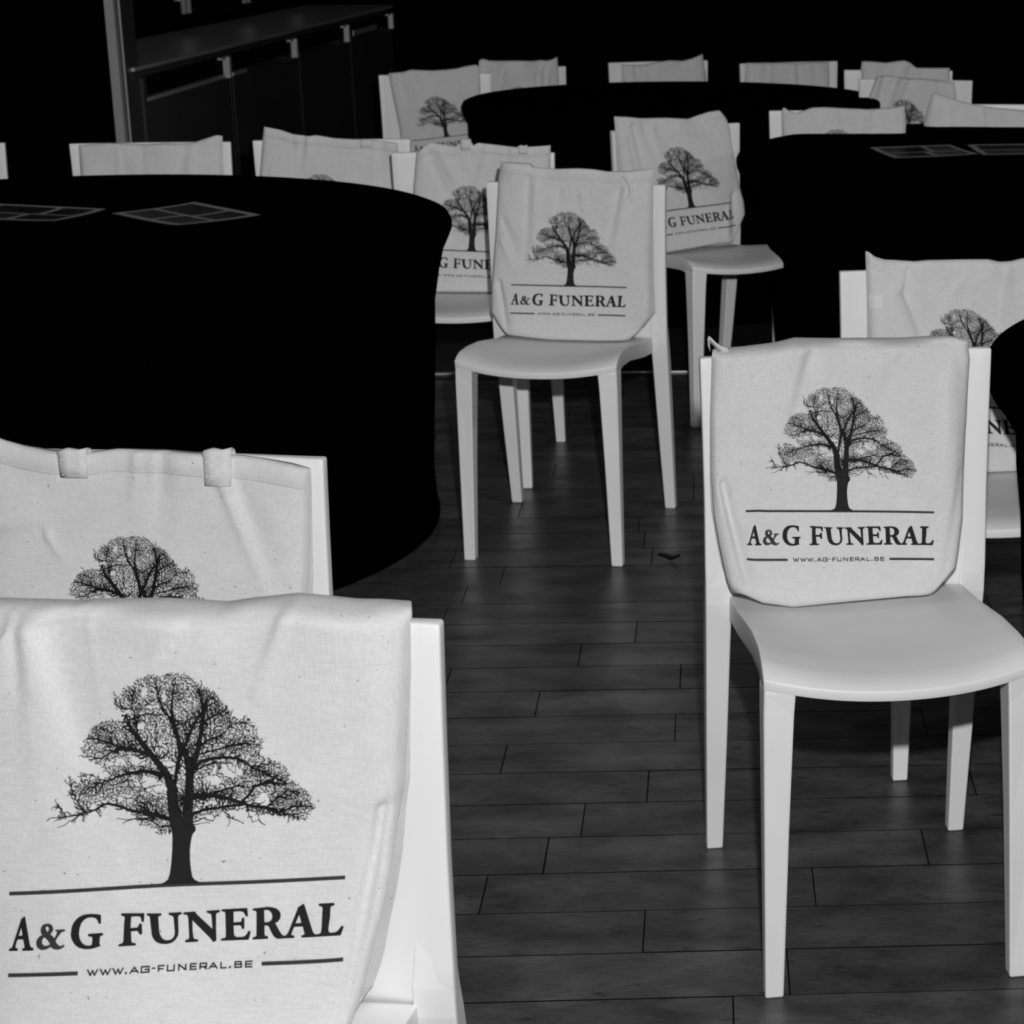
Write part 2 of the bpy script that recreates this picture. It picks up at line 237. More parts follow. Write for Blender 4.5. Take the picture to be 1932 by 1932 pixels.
slab('rear_floor_covering', nE+.004, 12.3, -4.4, 5.0, -.012, .0, M['backfloor'], floor)
t = struct(slab('trim_1', nE+.075, nE+.10, -4.3, 4.6, .0002, .005, M['metal'], None)); bevel(t, .0015, 2)
struct(boxo('ceiling', -4.6, 4.6, -3.1, 12.1, 3.0, 3.1, M['wall']))
struct(boxo('wall_left', -4.7, -4.6, -3.1, 12.1, 0, 3, M['wall'])); struct(boxo('wall_right', 4.6, 4.7, -3.1, 12.1, 0, 3, M['wall']))
struct(boxo('wall_back', -4.6, 4.6, 12.1, 12.2, 0, 3, M['wall'])); struct(boxo('wall_front', -4.6, 4.6, -3.2, -3.1, 0, 3, M['wall']))
struct(boxo('wall_behind_counter', -2.95, -2.87, 6.87, 12.1, 0, 3, M['wall']))
struct(boxo('wall_partition', -4.6, -2.292, 6.86, 6.92, 0, 3, M['wall']))

# ------------------------------------------------------------------ service counter at the left rear
def barp(x, y): return (-2.256-.0108*(y-6.95)+x, y)     # front plane of the counter
RZ = .0108
names = [('dark base cabinet at the near left end of the service counter', 7.005, 8.106), ('second dark base cabinet along the service counter from the metal upright', 8.112, 9.218),
         ('third dark base cabinet along the service counter from the metal upright', 9.224, 10.31), ('farthest dark base cabinet of the service counter, with a small pale plate', 10.316, 11.45)]
for i, (lab, y0, y1) in enumerate(names):
    L = y1-y0
    r = empty('base_cabinet', barp(0, y0)+(0,), RZ, lab, 'cabinet', 'base cabinets of the service counter')
    boxo('carcass', -.56, -.03, 0, L, .06, .905, M['cab'], r); boxo('plinth', -.5, -.08, 0, L, 0, .06, M['gap'], r)
    boxo('door', -.028, 0, .04, L-.004, .07, .822, M['cab'], r, .002)
    boxo('side_stile', -.03, .004 if i == 0 else -.002, 0, .035, .06, .905, M['cab'], r, .001)
    boxo('drawer_slot', -.03, -.012, .04, L-.02, .838, .903, M['gap'], r)
    boxo('edge_strip', -.03, .003, .04, L-.07 if i == 0 else .25, .823, .836, M['cab'] if i > 1 else M['steel'], r, .001)
    boxo('seam_strip', -.028, .001, L-.004, L+.001, .07, .80, M['cab'], r) if i == 0 else None
    v, f = box(-.012, .014, L-.047, L-.018, .822, .902); v2, f2 = box(-.03, .006, L-.115, L-.018, .893, .902)
    o = link('bracket_handle', v+v2, f+[tuple(k+8 for k in q) for q in f2], M['alu'], r); bevel(o, .0015, 1)
    if i == 3: boxo('name_plate', 0, .004, .10, .70, .842, .868, M['steel'], r)
r = empty('worktop', barp(0, 6.93)+(0,), RZ, 'long brushed steel worktop along the service counter at the left rear', 'worktop')
boxo('top_sheet', -.46, .004, 0, 4.55, .930, .944, M['steel'], r, .002); boxo('fascia', -.05, -.004, .0, 4.55, .907, .929, M['cab'], r)
r = empty('wall_cabinet', barp(-.37, 6.98)+(0,), RZ, 'black wall cabinet with paired chrome bar handles above the steel worktop', 'cabinet')
boxo('carcass', -.24, -.025, 0, 4.4, 1.0, 2.2, M['gap'], r)
for k in range(4):
    d = boxo('door', -.024, 0, .03+k*1.09, 1.1+k*1.09, 1.005, 2.18, M['gap'], r, .002)
for k in range(3):
    for dy in (0, .075):
        yy = 1.74+k*.97+dy; zb = 1.03
        vs, fs = [], []; n = 12
        for z in (zb, zb+.5):
            for q in range(n): vs.append((.035+.011*math.cos(6.283*q/n), yy+.011*math.sin(6.283*q/n), z))
        fs = [(q, (q+1) % n, n+(q+1) % n, n+q) for q in range(n)]+[tuple(range(n))[::-1], tuple(range(n, 2*n))]
        for zz in (zb+.05, zb+.44):
            b_, g_ = box(0, .035, yy-.005, yy+.005, zz, zz+.01); o0 = len(vs); vs += b_; fs += [tuple(j+o0 for j in q) for q in g_]
        fix(link('bar_handle', vs, fs, M['alu'], r, True))
r = empty('metal_upright', barp(0, 6.78)+(0,), RZ, 'tall pale metal upright at the end of the service counter', 'post')
boxo('face_plate', -.030, .0, 0, .03, 0, 2.9, M['alu'], r, .0015); boxo('side_rail', -.006, .0005, .064, .069, 0, 2.9, M['alu'], r, .001)
boxo('rear_web', -.028, -.006, .031, .225, 0, 2.9, M['cab'], r)

# ------------------------------------------------------------------ round tables under black stretch covers
def sm(a, b, x):
    t = min(1, max(0, (x-a)/(b-a))); return t*t*(3-2*t)
def table(cx, cy, R, Rm, Rb, dents, lab_t, lab_c):
    r = empty('round_table', (cx, cy, 0), 0, lab_t, 'table', 'round folding tables under black covers')
    def disc(name, rad, z0, z1, n=64):
        v = [(rad*math.cos(6.28318*i/n), rad*math.sin(6.28318*i/n), z) for z in (z0, z1) for i in range(n)]
        f = [(i, (i+1) % n, n+(i+1) % n, n+i) for i in range(n)]+[tuple(range(n))[::-1], tuple(range(n, 2*n))]
        return link(name, v, f, M['tabletop'], r)
    disc('tabletop', R-.02, .712, .742)
    o = disc('pedestal', .05, .03, .711, 16); o = disc('foot_plate', .28, .0, .03, 32)
    prof = [(.0, .750), (R*.5, .750), (R-.05, .750), (R-.022, .7485), (R-.006, .742), (R, .730), (R-.001, .715), (R-.010, .695), (R-.022, .67), ((R*.35+Rm*.65), .62),
            (Rm+.004, .54), (Rm, .44), ((Rm+Rb)/2, .28), (Rb, .12), (Rb+.004, .05), (Rb+.010, .012), (Rb+.008, .003)]
    n = 180; v = [(0, 0, .75)]; f = []
    for k, (rad, z) in enumerate(prof[1:]):
        for i in range(n):
            a = 360*i/n; rr = rad
            if z < .69:
                for a0, a1, rd, s in dents:
                    aa = a if a >= a0-s or a0 >= 0 else a-360
                    aa = a-360 if (a0 < 0 and a > 180) else a
                    wgt = sm(a0-s, a0, aa)*(1-sm(a1, a1+s, aa))*min(1, (.70-z)/.14)
                    rr = rr*(1-wgt)+min(rr, rd)*wgt
            v.append((rr*math.cos(math.radians(a)), rr*math.sin(math.radians(a)), z))
    f += [(0, 1+i, 1+(i+1) % n) for i in range(n)]
    for k in range(len(prof)-2):
        o0, o1 = 1+k*n, 1+(k+1)*n
        f += [(o0+i, o1+i, o1+(i+1) % n, o0+(i+1) % n) for i in range(n)]
    c = link('tablecloth', v, f, M['spandex'], None, True); c.location = (cx, cy, 0)
    tag(c, lab_c, 'tablecloth', 'black stretch tablecloths'); return r
table(-1.78, 4.79, .915, .862, .843, [(28, 152, .50, 7)], 'round table under the big black cover at the left of the aisle', 'large black stretch tablecloth with two flyers, left of the aisle')
table(1.175, 3.25, .905, .868, .835, [(140, 184, .55, 5)], 'round table mostly outside the right edge of the picture', 'black stretch tablecloth cut off by the right edge of the picture')
table(.66, 6.24, .905, .815, .785, [(25, 163, .33, 10)], 'round table standing behind the right aisle chairs', 'black stretch tablecloth at the right rear with flyers lying on it')
table(-.56, 8.05, .80, .765, .765, [(20, 178, .34, 8)], 'farthest round table in the middle of the room', 'farthest black stretch tablecloth with nothing on it')

def flyer(A, B_, D, z, lab):
    A, B_, D = map(np.array, (A, B_, D)); U = B_-A; V = D-A; c = A+(U+V)/2; L1, L2 = np.hypot(*U), np.hypot(*V)
    th = math.atan2(U[1], U[0]); s = 1 if U[0]*V[1]-U[1]*V[0] > 0 else -1
    r = empty('flyer', (c[0], c[1], z), th, lab, 'flyer', 'printed flyers lying on the tables')
    h1, h2 = L1/2, L2/2; n = 10; v, f = [], []
    for zo in (0, .0012):
        for j in range(n+1):
            for i in range(n+1):
                x, y = -h1+2*h1*i/n, -h2+2*h2*j/n; v.append((x, y, zo+.006*(i/n)**3+.004*(1-j/n)**4*(1-i/n)))
    f = grid_faces(n+1, n+1, 0, True)+grid_faces(n+1, n+1, (n+1)**2)
    link('sheet', v, f, M['paper'], r, True)
    def pic(x0, x1, y0, y1):
        n = 6; v = []
        for j in range(n+1):
            for i in range(n+1):
                px, py = x0+(x1-x0)*i/n, y0+(y1-y0)*j/n; a, b = (px+1)/2, (py+1)/2
                v.append((px*h1, py*h2, .0020+.006*a**3+.004*(1-b)**4*(1-a)))
        link('printed_picture', v, grid_faces(n+1, n+1), M['photo'], r, True)
    for q in [(-.82, -.12, -.88, -.12), (-.82, -.12, .02, .86), (.02, .82, -.88, -.3), (.02, .82, -.18, .86)]: pic(*q)
flyer((-1.455, 4.705), (-1.302, 4.858), (-1.690, 4.905), .7505, 'printed flyer lying flat, right one of two on the left table')
flyer((-1.765, 4.756), (-1.709, 4.938), (-2.045, 4.86), .7505, 'printed flyer beside another one, cut by the left edge of the picture')
flyer((.225, 6.037), (.157, 6.257), (.47, 6.117), .7505, 'dark printed flyer nearest the aisle on the right rear table')
flyer((.485, 6.12), (.455, 6.335), (.775, 6.16), .7505, 'dark printed flyer farther right on the right rear table')

# small dry leaf curled on the boards
v, f = [], []
for i in range(9):
    s = i/8; x = (s-.5)*.055; wd = .010*math.sin(math.pi*min(1, s*1.05))**.7+.0008
    zc = .004+.010*(s-.5)**2*4*(1 if s > .5 else .8)
    for q in (-1, -.4, .4, 1): v.append((x, q*wd+.01*math.sin(3*s), zc+.006*q*q+.002*math.sin(9*s)))
f = grid_faces(4, 9); n0 = len(v); v += [(a, b, c-.0012) for a, b, c in v]; f += grid_faces(4, 9, n0, True)
leaf = link('dry_leaf', v, f, M['wood_leaf'], None, True); leaf.location = (-.344, 4.541, .0006); leaf.rotation_euler = (0, 0, -.35)
tag(leaf, 'small dark curled dry leaf lying on the floor boards in the aisle', 'leaf')

# ------------------------------------------------------------------ chairs (one moulded shape, built once and copied)
def seat_mesh(parent):
    ns, nd = 25, 25; top = []; bot = []
    D = [0, .03, .08, .2, .4, .75, 1]; ZE = [.471, .479, .486, .489, .484, .462, .452]; ZC = [.455, .461, .465, .466, .460, .452, .452]; HW = [.1865, .186, .185, .182, .180, .180, .180]
    ds = [0, .008, .02, .035, .055, .08, .11, .15, .2, .25, .3, .35, .4, .46, .52, .58, .64, .7, .75, .8, .85, .9, .94, .98, 1]
    for d in ds:
        ze, zc, hw = np.interp(d, D, ZE), np.interp(d, D, ZC), np.interp(d, D, HW)
        for i in range(ns):
            s = -1+2*i/(ns-1); yf = -.030*(1-s*s); y = yf+d*(.408-yf); z = zc+(ze-zc)*abs(s)**2.2
            top.append((s*hw, y, z))
            ap = max(0, (abs(s)-.86)/.14)**.6
            th = .015+(.020*sm(.0, .12, d)+.003)*ap
            bot.append((s*hw, y+(.0015 if d == 0 else 0), z-th))
    v = top+bot; N = ns*len(ds); m = len(ds)
    f = grid_faces(ns, m)+grid_faces(ns, m, N, True)
    f += [(i, N+i, N+i+1, i+1) for i in range(ns-1)]+[((m-1)*ns+i, (m-1)*ns+i+1, N+(m-1)*ns+i+1, N+(m-1)*ns+i) for i in range(ns-1)]
    f += [(j*ns, (j+1)*ns, N+(j+1)*ns, N+j*ns) for j in range(m-1)]+[(j*ns+ns-1, N+j*ns+ns-1, N+(j+1)*ns+ns-1, (j+1)*ns+ns-1) for j in range(m-1)]
    o = fix(link('seat', v, f, M['plastic'], parent, True)); bevel(o, .0018, 2, 40); return o
def loft(name, secs, parent, m, bev=.003):
    """tapered bar from rings of four corners"""
    v = [p for s in secs for p in s]; f = [tuple(range(4))[::-1], tuple(range(4*len(secs)-4, 4*len(secs)))]
    for k in range(len(secs)-1):
        for i in range(4): f.append((4*k+i, 4*k+(i+1) % 4, 4*k+4+(i+1) % 4, 4*k+4+i))
    o = fix(link(name, v, f, m, parent)); bevel(o, bev, 2); return o
def ring(xa, xb, ya, yb, z): return [(xa, ya, z), (xb, ya, z), (xb, yb, z), (xa, yb, z)]
def fring(xi, xo, yi, yo, yb, z): return [(xi, yi, z), (xo, yo, z), (xo, yb, z), (xi, yb, z)]
def make_chair(lift=0):
    r = empty('chair', (0, 0, 0)); k = (.46+lift)/.46
    seat_mesh(r)
    # solid back panel, gently curved, slightly wider at the top
    n, m = 25, 21; fr, bk = [], []
    for j in range(m):
        z = .440+(.820-.440)*j/(m-1); hw = float(np.interp(z, [.44, .5, .6, .72, .82], [.2155, .216, .2155, .217, .219]))
        for i in range(n):
            s = -1+2*i/(n-1); y = .4005+.004*((z-.45)/.37)+.012*(1-s*s)+.011*max(0, (.478-z)/.038)**2
            fr.append((s*hw, y, z)); bk.append((s*hw, y+.013+.006*abs(s)**4, z))
    v = fr+bk; N = n*m
    f = grid_faces(n, m, 0, False)+grid_faces(n, m, N, True)
    f += [(i, i+1, N+i+1, N+i) for i in range(n-1)]+[((m-1)*n+i, N+(m-1)*n+i, N+(m-1)*n+i+1, (m-1)*n+i+1) for i in range(n-1)]
    f += [(j*n, N+j*n, N+(j+1)*n, (j+1)*n) for j in range(m-1)]+[(j*n+n-1, (j+1)*n+n-1, N+(j+1)*n+n-1, N+j*n+n-1) for j in range(m-1)]
    bevel(fix(link('backrest', v, f, M['plastic'], r, True)), .0035, 3, 50)
    def Z(z): return z if z > .4601 else .46-(.46-z)*k
    for s in (-1, 1):
        o = loft('front_leg', [fring(s*.161, s*.187, .002, .002, .028, Z(0)), fring(s*.153, s*.187, -.003, .001, .034, Z(.25)), fring(s*.1465, s*.1868, -.008, .0, .042, Z(.42)), fring(s*.1445, s*.1860, -.0105, .0, .046, .452), fring(s*.1445, s*.1835, -.0085, .002, .046, .462)], r, M['plastic'])
        o = loft('rear_leg', [ring(s*.185, s*.211, .485, .510, Z(0)), ring(s*.1805, s*.2135, .447, .479, Z(.20)), ring(s*.177, s*.2150, .416, .452, Z(.38)), ring(s*.1755, s*.2157, .4042, .434, .440), ring(s*.1755, s*.2157, .4022, .424, .470), ring(s*.178, s*.2156, .4032, .418, .500), ring(s*.184, s*.2140, .408, .416, .56)], r, M['plastic'])
    return r
def copy_thing(r):
    c = r.copy(); C.objects.link(c)
    for ch in list(r.children):
        d = ch.copy(); C.objects.link(d); d.parent = c
    return c
CH_LABEL = {
 'G': 'white plastic chair nearest the camera at bottom left, only its backrest showing',
 'F': 'white chair directly behind the nearest one, its right backrest edge showing',
 'C': 'white plastic chair standing alone at the right front, four legs in view',
 'A': 'white plastic chair in the middle of the aisle, seat and legs in full view',
 'E': 'white chair half hidden between the left table and the middle aisle chair',
 'B': 'white chair turned to the left behind the middle aisle chair, by the right rear table',
 'D': 'white chair behind the right front chair, beside the cut-off tablecloth',
 'N': 'white chair pushed in at the left part of the right rear table',
 'O': 'white chair at the far side of the right rear table, cut by the picture edge',
 'c1': 'white chair of which only a sliver of backrest shows at the left picture edge',
 'c2': 'white chair behind the left table, leftmost one with its whole backrest top showing',
 'c3': 'white chair behind the left table, second from the left, in front of the cabinets',
 'H': 'white chair at the left end of the farthest table, its bag leaning aslant',
 'I': 'white chair turned sideways at the farthest table, next to the tilted one',
 'J': 'white chair behind the farthest table, left of the two in the middle',
 'K': 'white chair behind the farthest table, right of the two in the middle',
 'L': 'white chair at the right end of the farthest table, in the back row',
 'M': 'white chair just in front of the back row at the right rear'}
GL = 'white chairs around the round tables'
POSE.update({'G': [-.5767, 1.2937, -.08]})
proto = make_chair()
done = False
for kk in CH_LABEL:
    if kk == 'G': r = make_chair(.038)
    else:
        r = proto if not done else copy_thing(proto); done = True
    x, y, t = POSE[kk]; r.location = (x, y, .038 if kk == 'G' else 0); r.rotation_euler = (0, 0, t)
    tag(r, CH_LABEL[kk], 'chair', GL)
    r['key'] = kk
for o in bpy.data.objects:
    if 'key' in o: del o['key']

# ------------------------------------------------------------------ the print: tree, words and rules, drawn flat in units of the rule's width
# points traced in a drawing frame: X right, Y down; to_u() turns them into print units (origin: middle of the ground rule)
def to_u(X, Y): return ((X-916)/2256, 1.04*(1537-.0388*(X-916)-Y)/2256)
LIMBS = [
 [(902,1150,80),(882,1000,76),(872,880,68),(835,790,50),(772,712,42),(722,652,40),(645,555,34),(590,482,26),(575,430,14),(560,395,8)],
 [(975,1150,74),(985,1000,66),(992,880,58),(990,760,50),(975,690,44),(955,630,38)],
 [(893,850,24),(903,770,24),(918,700,28),(935,640,42),(915,560,30),(893,480,26),(880,420,22),(872,330,17),(880,240,10),(895,170,6)],
 [(1000,800,40),(1022,730,36),(1042,660,32),(1058,580,30),(1075,470,28),(1088,360,22),(1070,270,14),(1060,215,8)],
 [(960,720,20),(985,690,26),(1030,690,30)],
 [(935,640,30),(980,560,22),(1010,470,20),(1050,400,18),(1120,330,10),(1180,290,5)],
 [(840,800,26),(760,783,26),(660,772,24),(600,785,18),(530,802,15),(430,842,13),(330,880,8),(270,915,5)],
 [(772,700,26),(690,650,26),(600,627,24),(520,617,22),(450,652,12),(380,690,8),(310,702,5)],
 [(520,617,14),(430,580,14),(350,560,9),(310,540,5)],
 [(870,1100,28),(800,1080,28),(700,1055,26),(600,1045,20),(520,1015,16),(430,995,16),(350,1035,12),(260,1055,12),(160,1072,6),(60,1075,4)],
 [(260,1055,7),(200,1098,6),(160,1120,5),(110,1142,3)], [(300,1050,6),(270,1100,5),(290,1108,3)], [(160,1072,5),(120,1010,5),(90,962,3)],
 [(290,1050,6),(245,985,7),(200,900,5),(190,850,4),(180,805,3)], [(160,1072,4),(110,1090,4),(85,1100,3)],
 [(590,482,12),(545,420,9),(560,385,6)], [(575,430,10),(640,405,8),(720,380,6),(760,400,4)],
 [(893,480,16),(860,420,14),(820,370,13),(790,290,12),(770,220,7),(750,150,3)],
 [(645,555,10),(630,450,9),(618,380,9),(600,345,8),(520,352,5),(485,300,3)], [(605,345,7),(600,300,7),(615,240,5)], [(620,350,6),(680,340,6),(740,300,5),(790,215,4)],
 [(735,660,12),(800,690,10),(850,640,7),(800,600,4)], [(750,640,8),(770,540,6),(760,470,4)],
 [(1010,775,26),(1070,705,24),(1140,687,22),(1250,682,18),(1340,697,16),(1400,740,14),(1460,762,12),(1560,820,10),(1640,850,5)],
 [(1010,940,40),(1080,942,38),(1160,935,30),(1250,955,26),(1340,985,22),(1420,1008,18),(1510,1018,20),(1600,1050,12),(1700,1082,7),(1770,1108,3)],
 [(1020,1060,22),(1120,1025,18),(1230,1010,15),(1340,998,16)],
 [(1340,985,18),(1400,922,17),(1440,872,18),(1520,842,16),(1620,862,8)], [(1160,930,12),(1240,892,13),(1320,868,10),(1370,880,6)],
 [(1510,1018,14),(1580,960,12),(1660,900,8),(1740,920,4)], [(1600,1045,11),(1700,1012,10),(1810,1022,3)],
 [(1058,600,16),(1120,560,14),(1220,520,9),(1290,450,6),(1370,440,3)], [(1045,660,12),(1150,632,10),(1270,600,14),(1360,582,8),(1450,600,3)],
 [(1078,440,16),(1150,402,14),(1220,362,8),(1268,400,3)], [(1088,350,10),(1130,285,8),(1175,275,4)], [(1140,690,8),(1200,740,6),(1180,800,4)], [(1010,800,10),(1070,745,9),(1150,715,7),(1240,720,4)],
 [(1020,1115,9),(1090,1085,7),(1150,1108,6),(1190,1060,4)], [(1020,1130,6),(1080,1122,4),(1130,1122,3)],
 [(1215,1015,7),(1240,1055,6),(1300,1098,6),(1360,1122,4)], [(1240,1070,5),(1270,1110,4),(1250,1142,4)], [(1385,1005,7),(1390,1055,5),(1420,1120,4),(1460,1100,3),(1500,1135,3)], [(1440,1015,5),(1460,1070,4),(1470,1110,4),(1505,1135,3)],
 [(880,1135,16),(790,1150,9),(740,1112,8),(640,1092,8),(540,1125,4)], [(600,1098,5),(540,1100,4),(500,1092,3)], [(830,1140,8),(800,1165,6),(797,1198,5),(760,1185,3)], [(740,1112,5),(710,1140,4),(675,1142,4)],
 [(940,1110,14),(935,1040,8),(930,960,5)], [(960,1000,10),(930,930,6),(905,900,4)],
 [(1400,740,8),(1480,730,6),(1560,720,4)], [(600,627,10),(560,560,8),(550,480,5)], [(600,785,8),(560,830,6),(600,900,6),(640,960,5)], [(660,772,6),(650,850,5),(690,900,4),(680,960,4)],
]
TRUNK = [(770,1537),(800,1532),(835,1518),(855,1500),(866,1465),(874,1400),(879,1300),(879,1220),(872,1160),(858,1110),(862,1040),(935,1100),(1000,1030),(1020,1060),(1018,1128),(1036,1150),(1036,1172),
         (1014,1202),(1004,1250),(999,1310),(1002,1380),(1010,1440),(1020,1485),(1038,1505),(1065,1517),(1105,1525)]
CROWN = [(470,272),(525,250),(580,205),(640,150),(720,120),(790,135),(850,100),(900,105),(980,120),(1050,185),(1110,215),(1170,255),(1230,330),(1280,400),(1330,420),(1385,410),(1420,450),(1450,520),(1475,620),(1470,670),(1510,690),(1580,710),
         (1640,745),(1660,800),(1650,845),(1700,860),(1750,890),(1800,940),(1825,1020),(1800,1060),(1775,1110),(1700,1105),(1560,1070),(1440,1060),(1380,1030),(1230,1040),(1080,1080),(1015,1110),(1000,1100),(940,1110),(870,1130),(868,1190),(795,1190),(740,1140),
         (690,1140),(640,1110),(600,1060),(540,1010),(450,985),(400,975),(320,1010),(300,1060),(240,1040),(190,940),(185,800),(240,850),(255,770),(300,790),(340,800),(400,830),(440,800),(380,740),(330,700),(262,690),(260,610),(290,540),(330,480),(390,440),(455,430),(530,445),
         (560,385),(600,360),(520,355),(480,310)]
VOIDS = [(850,740,48,60),(805,615,52,42),(950,770,18,60),(640,700,55,38),(700,850,75,40),(740,900,45,35),(1240,770,100,38),(1150,830,70,30),(1485,965,48,40),(1060,1040,30,14),(800,880,40,40),(520,720,40,30),(470,880,0,0),(1130,990,60,14),(1240,985,0,0),(660,470,26,26),(690,250,22,38),(820,270,14,34),(740,340,40,24),(1300,790,50,26),(560,960,60,30),(1380,960,26,20),(950,330,14,36),(900,380,14,20),(1180,700,70,10),(430,720,50,24),(880,800,20,40)]
DENSE = [(400,530,95,70),(610,430,75,50),(570,600,90,35),(610,255,50,55),(890,250,70,70),(950,480,90,80),(1140,370,130,80),(1080,250,80,50),(1050,420,90,90),(330,890,110,60),(710,1000,90,60),(770,1060,80,60),(1450,780,100,50),(1560,830,100,50),(1650,960,120,80),(1150,540,90,60),(1330,600,110,55),(1090,930,60,60),(1250,920,90,30),(1560,1040,80,30),(1000,620,60,60),(950,970,30,90),(1230,430,60,50),(1720,1010,70,50)]
def inside(poly, x, y):
    p = np.array(poly, float); q = np.roll(p, -1, 0); res = np.zeros(len(x), bool)
    for (x1, y1), (x2, y2) in zip(p, q):
        if y1 == y2: continue
        c = ((y1 > y) != (y2 > y)) & (x < (x2-x1)*(y-y1)/(y2-y1)+x1); res ^= c
    return res
def grow_tree(seed=3, step=6.5):
    rg = random.Random(seed); CELL = 13; GW, GH = 150, 100
    pts, par, wid, dirs = [], [], [], []
    bins = {}
    occ = np.zeros((GH, GW))
    def add(x, y, p, wd, dr, ink=True):
        i = len(pts); pts.append((x, y)); par.append(p); wid.append(wd); dirs.append(dr); bins.setdefault((int(x//40), int(y//40)), []).append(i)
        gx, gy = int(x//CELL), int(y//CELL)
        if 0 <= gx < GW and 0 <= gy < GH: occ[gy, gx] += max(1, wd/7) if ink else 0
        return i
    seeds = []
    for L in LIMBS:
        prev = -1
        for k in range(len(L)-1):
            (x0, y0, w0), (x1, y1, w1) = L[k], L[k+1]; d = math.hypot(x1-x0, y1-y0); n = max(1, int(d/8)); dr = math.atan2(y1-y0, x1-x0)
            am = rg.uniform(-1, 1)*(5 if w1 < 20 else 0); am2 = rg.uniform(-1, 1)*(2.5 if w1 < 20 else .8)
            for i in range(n+1 if k == len(L)-2 else n):
                t = i/n; b = am*math.sin(math.pi*t)+am2*math.sin(2*math.pi*t*max(1, round(d/50)))
                prev = add(x0+(x1-x0)*t+b*(y1-y0)/d, y0+(y1-y0)*t-b*(x1-x0)/d, prev, w0+(w1-w0)*t, dr)
                if y0+(y1-y0)*t < 1090: seeds.append(prev)
    cx = (np.arange(GW)+.5)*CELL; cy = (np.arange(GH)+.5)*CELL; X, Y = np.meshgrid(cx, cy)
    tgt = np.where(inside(CROWN, X.ravel(), Y.ravel()).reshape(X.shape), 1.75, 0.0)
    nz = np.sin(X*.021+1.3)*np.sin(Y*.027+.4)+np.sin(X*.047+2)*np.sin(Y*.041); tgt = tgt*(1+.28*nz)
    for a, b, rx, ry in DENSE:
        q = ((X-a)/rx)**2+((Y-b)/ry)**2; tgt = np.where((q < 1) & (tgt > 0), np.maximum(tgt, 4.4-1.8*q), tgt)
    for a, b, rx, ry in VOIDS:
        if rx: tgt = np.where(((X-a)/rx)**2+((Y-b)/ry)**2 < 1, .25, tgt)
    def room(x, y):
        gx, gy = int(x//CELL), int(y//CELL)
        return 0 <= gx < GW and 0 <= gy < GH and occ[gy, gx] < tgt[gy, gx]
    def walk(i, dr, n, w0, depth, goal=None):
        x, y = pts[i]; p = i; curl = rg.uniform(-.10, .10); kids = []
        for k in range(n):
            curl += rg.gauss(0, .06); dr += curl*.8+rg.gauss(0, .22 if depth < 2 else .30)
            if goal:
                gd = math.atan2(goal[1]-y, goal[0]-x); dr += .30*math.sin(gd-dr)
            else:
                od = math.atan2(y-1250, (x-945)*1.3); dr += .10*math.sin(od-dr)
            x += math.cos(dr)*step; y += math.sin(dr)*step
            if not room(x, y) and rg.random() < .45: break
            if not (0 < y < 1210): break
            p = add(x, y, p, max(3.4, w0*(1-.6*k/n)), dr)
            if depth < 4 and rg.random() < .24: kids.append((p, dr+rg.choice([-1, 1])*rg.uniform(.45, 1.15), w0*(1-.6*k/n)*.72))
            if goal and math.hypot(goal[0]-x, goal[1]-y) < 9: break
        for (q, d2, w2) in kids: walk(q, d2, max(3, int(n*rg.uniform(.35, .7))), w2, depth+1)
    rg.shuffle(seeds)
    for s in seeds:
        if wid[s] > 60: continue
        walk(s, dirs[s]+rg.choice([-1, 1])*rg.uniform(.5, 1.25), rg.randint(9, 24), min(12.5, 5+wid[s]*.28), 0)
    cells = [(j, i) for j in range(GH) for i in range(GW) if tgt[j, i] > .6]
    for rnd in range(7):
        rg.shuffle(cells)
        for j, i in cells:
            if occ[j, i] >= tgt[j, i]*.85: continue
            gx, gy = cx[i]+rg.uniform(-6, 6), cy[j]+rg.uniform(-6, 6); bi, bj = int(gx//40), int(gy//40); best = None
            for a in (-1, 0, 1):
                for b in (-1, 0, 1):
                    for q in bins.get((bi+a, bj+b), ()):
                        d = math.hypot(pts[q][0]-gx, pts[q][1]-gy)*rg.uniform(.6, 1.5)
                        if best is None or d < best[0]: best = (d, q)
            if best: q = best[1]; walk(q, math.atan2(gy-pts[q][1], gx-pts[q][0])+rg.gauss(0, .5), rg.randint(4, 11), 5.2, 2, (gx, gy))
        if len(pts) > 21000: break
    segs = []; has = set(par)
    for i in range(len(pts)):
        p = par[i]
        if p >= 0: segs.append((pts[p], pts[i], max(4.0, min(wid[p], wid[i]*1.3+1)), max(3.6, wid[i])))
    dots = [(pts[i][0]+rg.gauss(0, 5), pts[i][1]+rg.gauss(0, 5), rg.uniform(2.4, 4.6)) for i in range(len(pts)) if i not in has and rg.random() < .75]
    return segs, dots
def flat_tree():
    segs, dots = grow_tree(); V, F = [], []
    for (a, b, wa, wb) in segs:
        dx, dy = b[0]-a[0], b[1]-a[1]; L = math.hypot(dx, dy) or 1; ux, uy = dx/L, dy/L; nx, ny = -uy, ux; k = len(V)
        ea, eb = min(wa*.3, 6), min(wb*.3, 6)
        for X, Y in ((a[0]-ux*ea+nx*wa/2, a[1]-uy*ea+ny*wa/2), (a[0]-ux*ea-nx*wa/2, a[1]-uy*ea-ny*wa/2), (b[0]+ux*eb-nx*wb/2, b[1]+uy*eb-ny*wb/2), (b[0]+ux*eb+nx*wb/2, b[1]+uy*eb+ny*wb/2)): V.append(to_u(X, Y))
        F.append((k+3, k+2, k+1, k))
    for x, y, r in dots:
        k = len(V); V += [to_u(x-r, y), to_u(x, y+r), to_u(x+r*.9, y), to_u(x, y-r*.8)]; F.append((k, k+1, k+2, k+3))
    return np.array(V), F
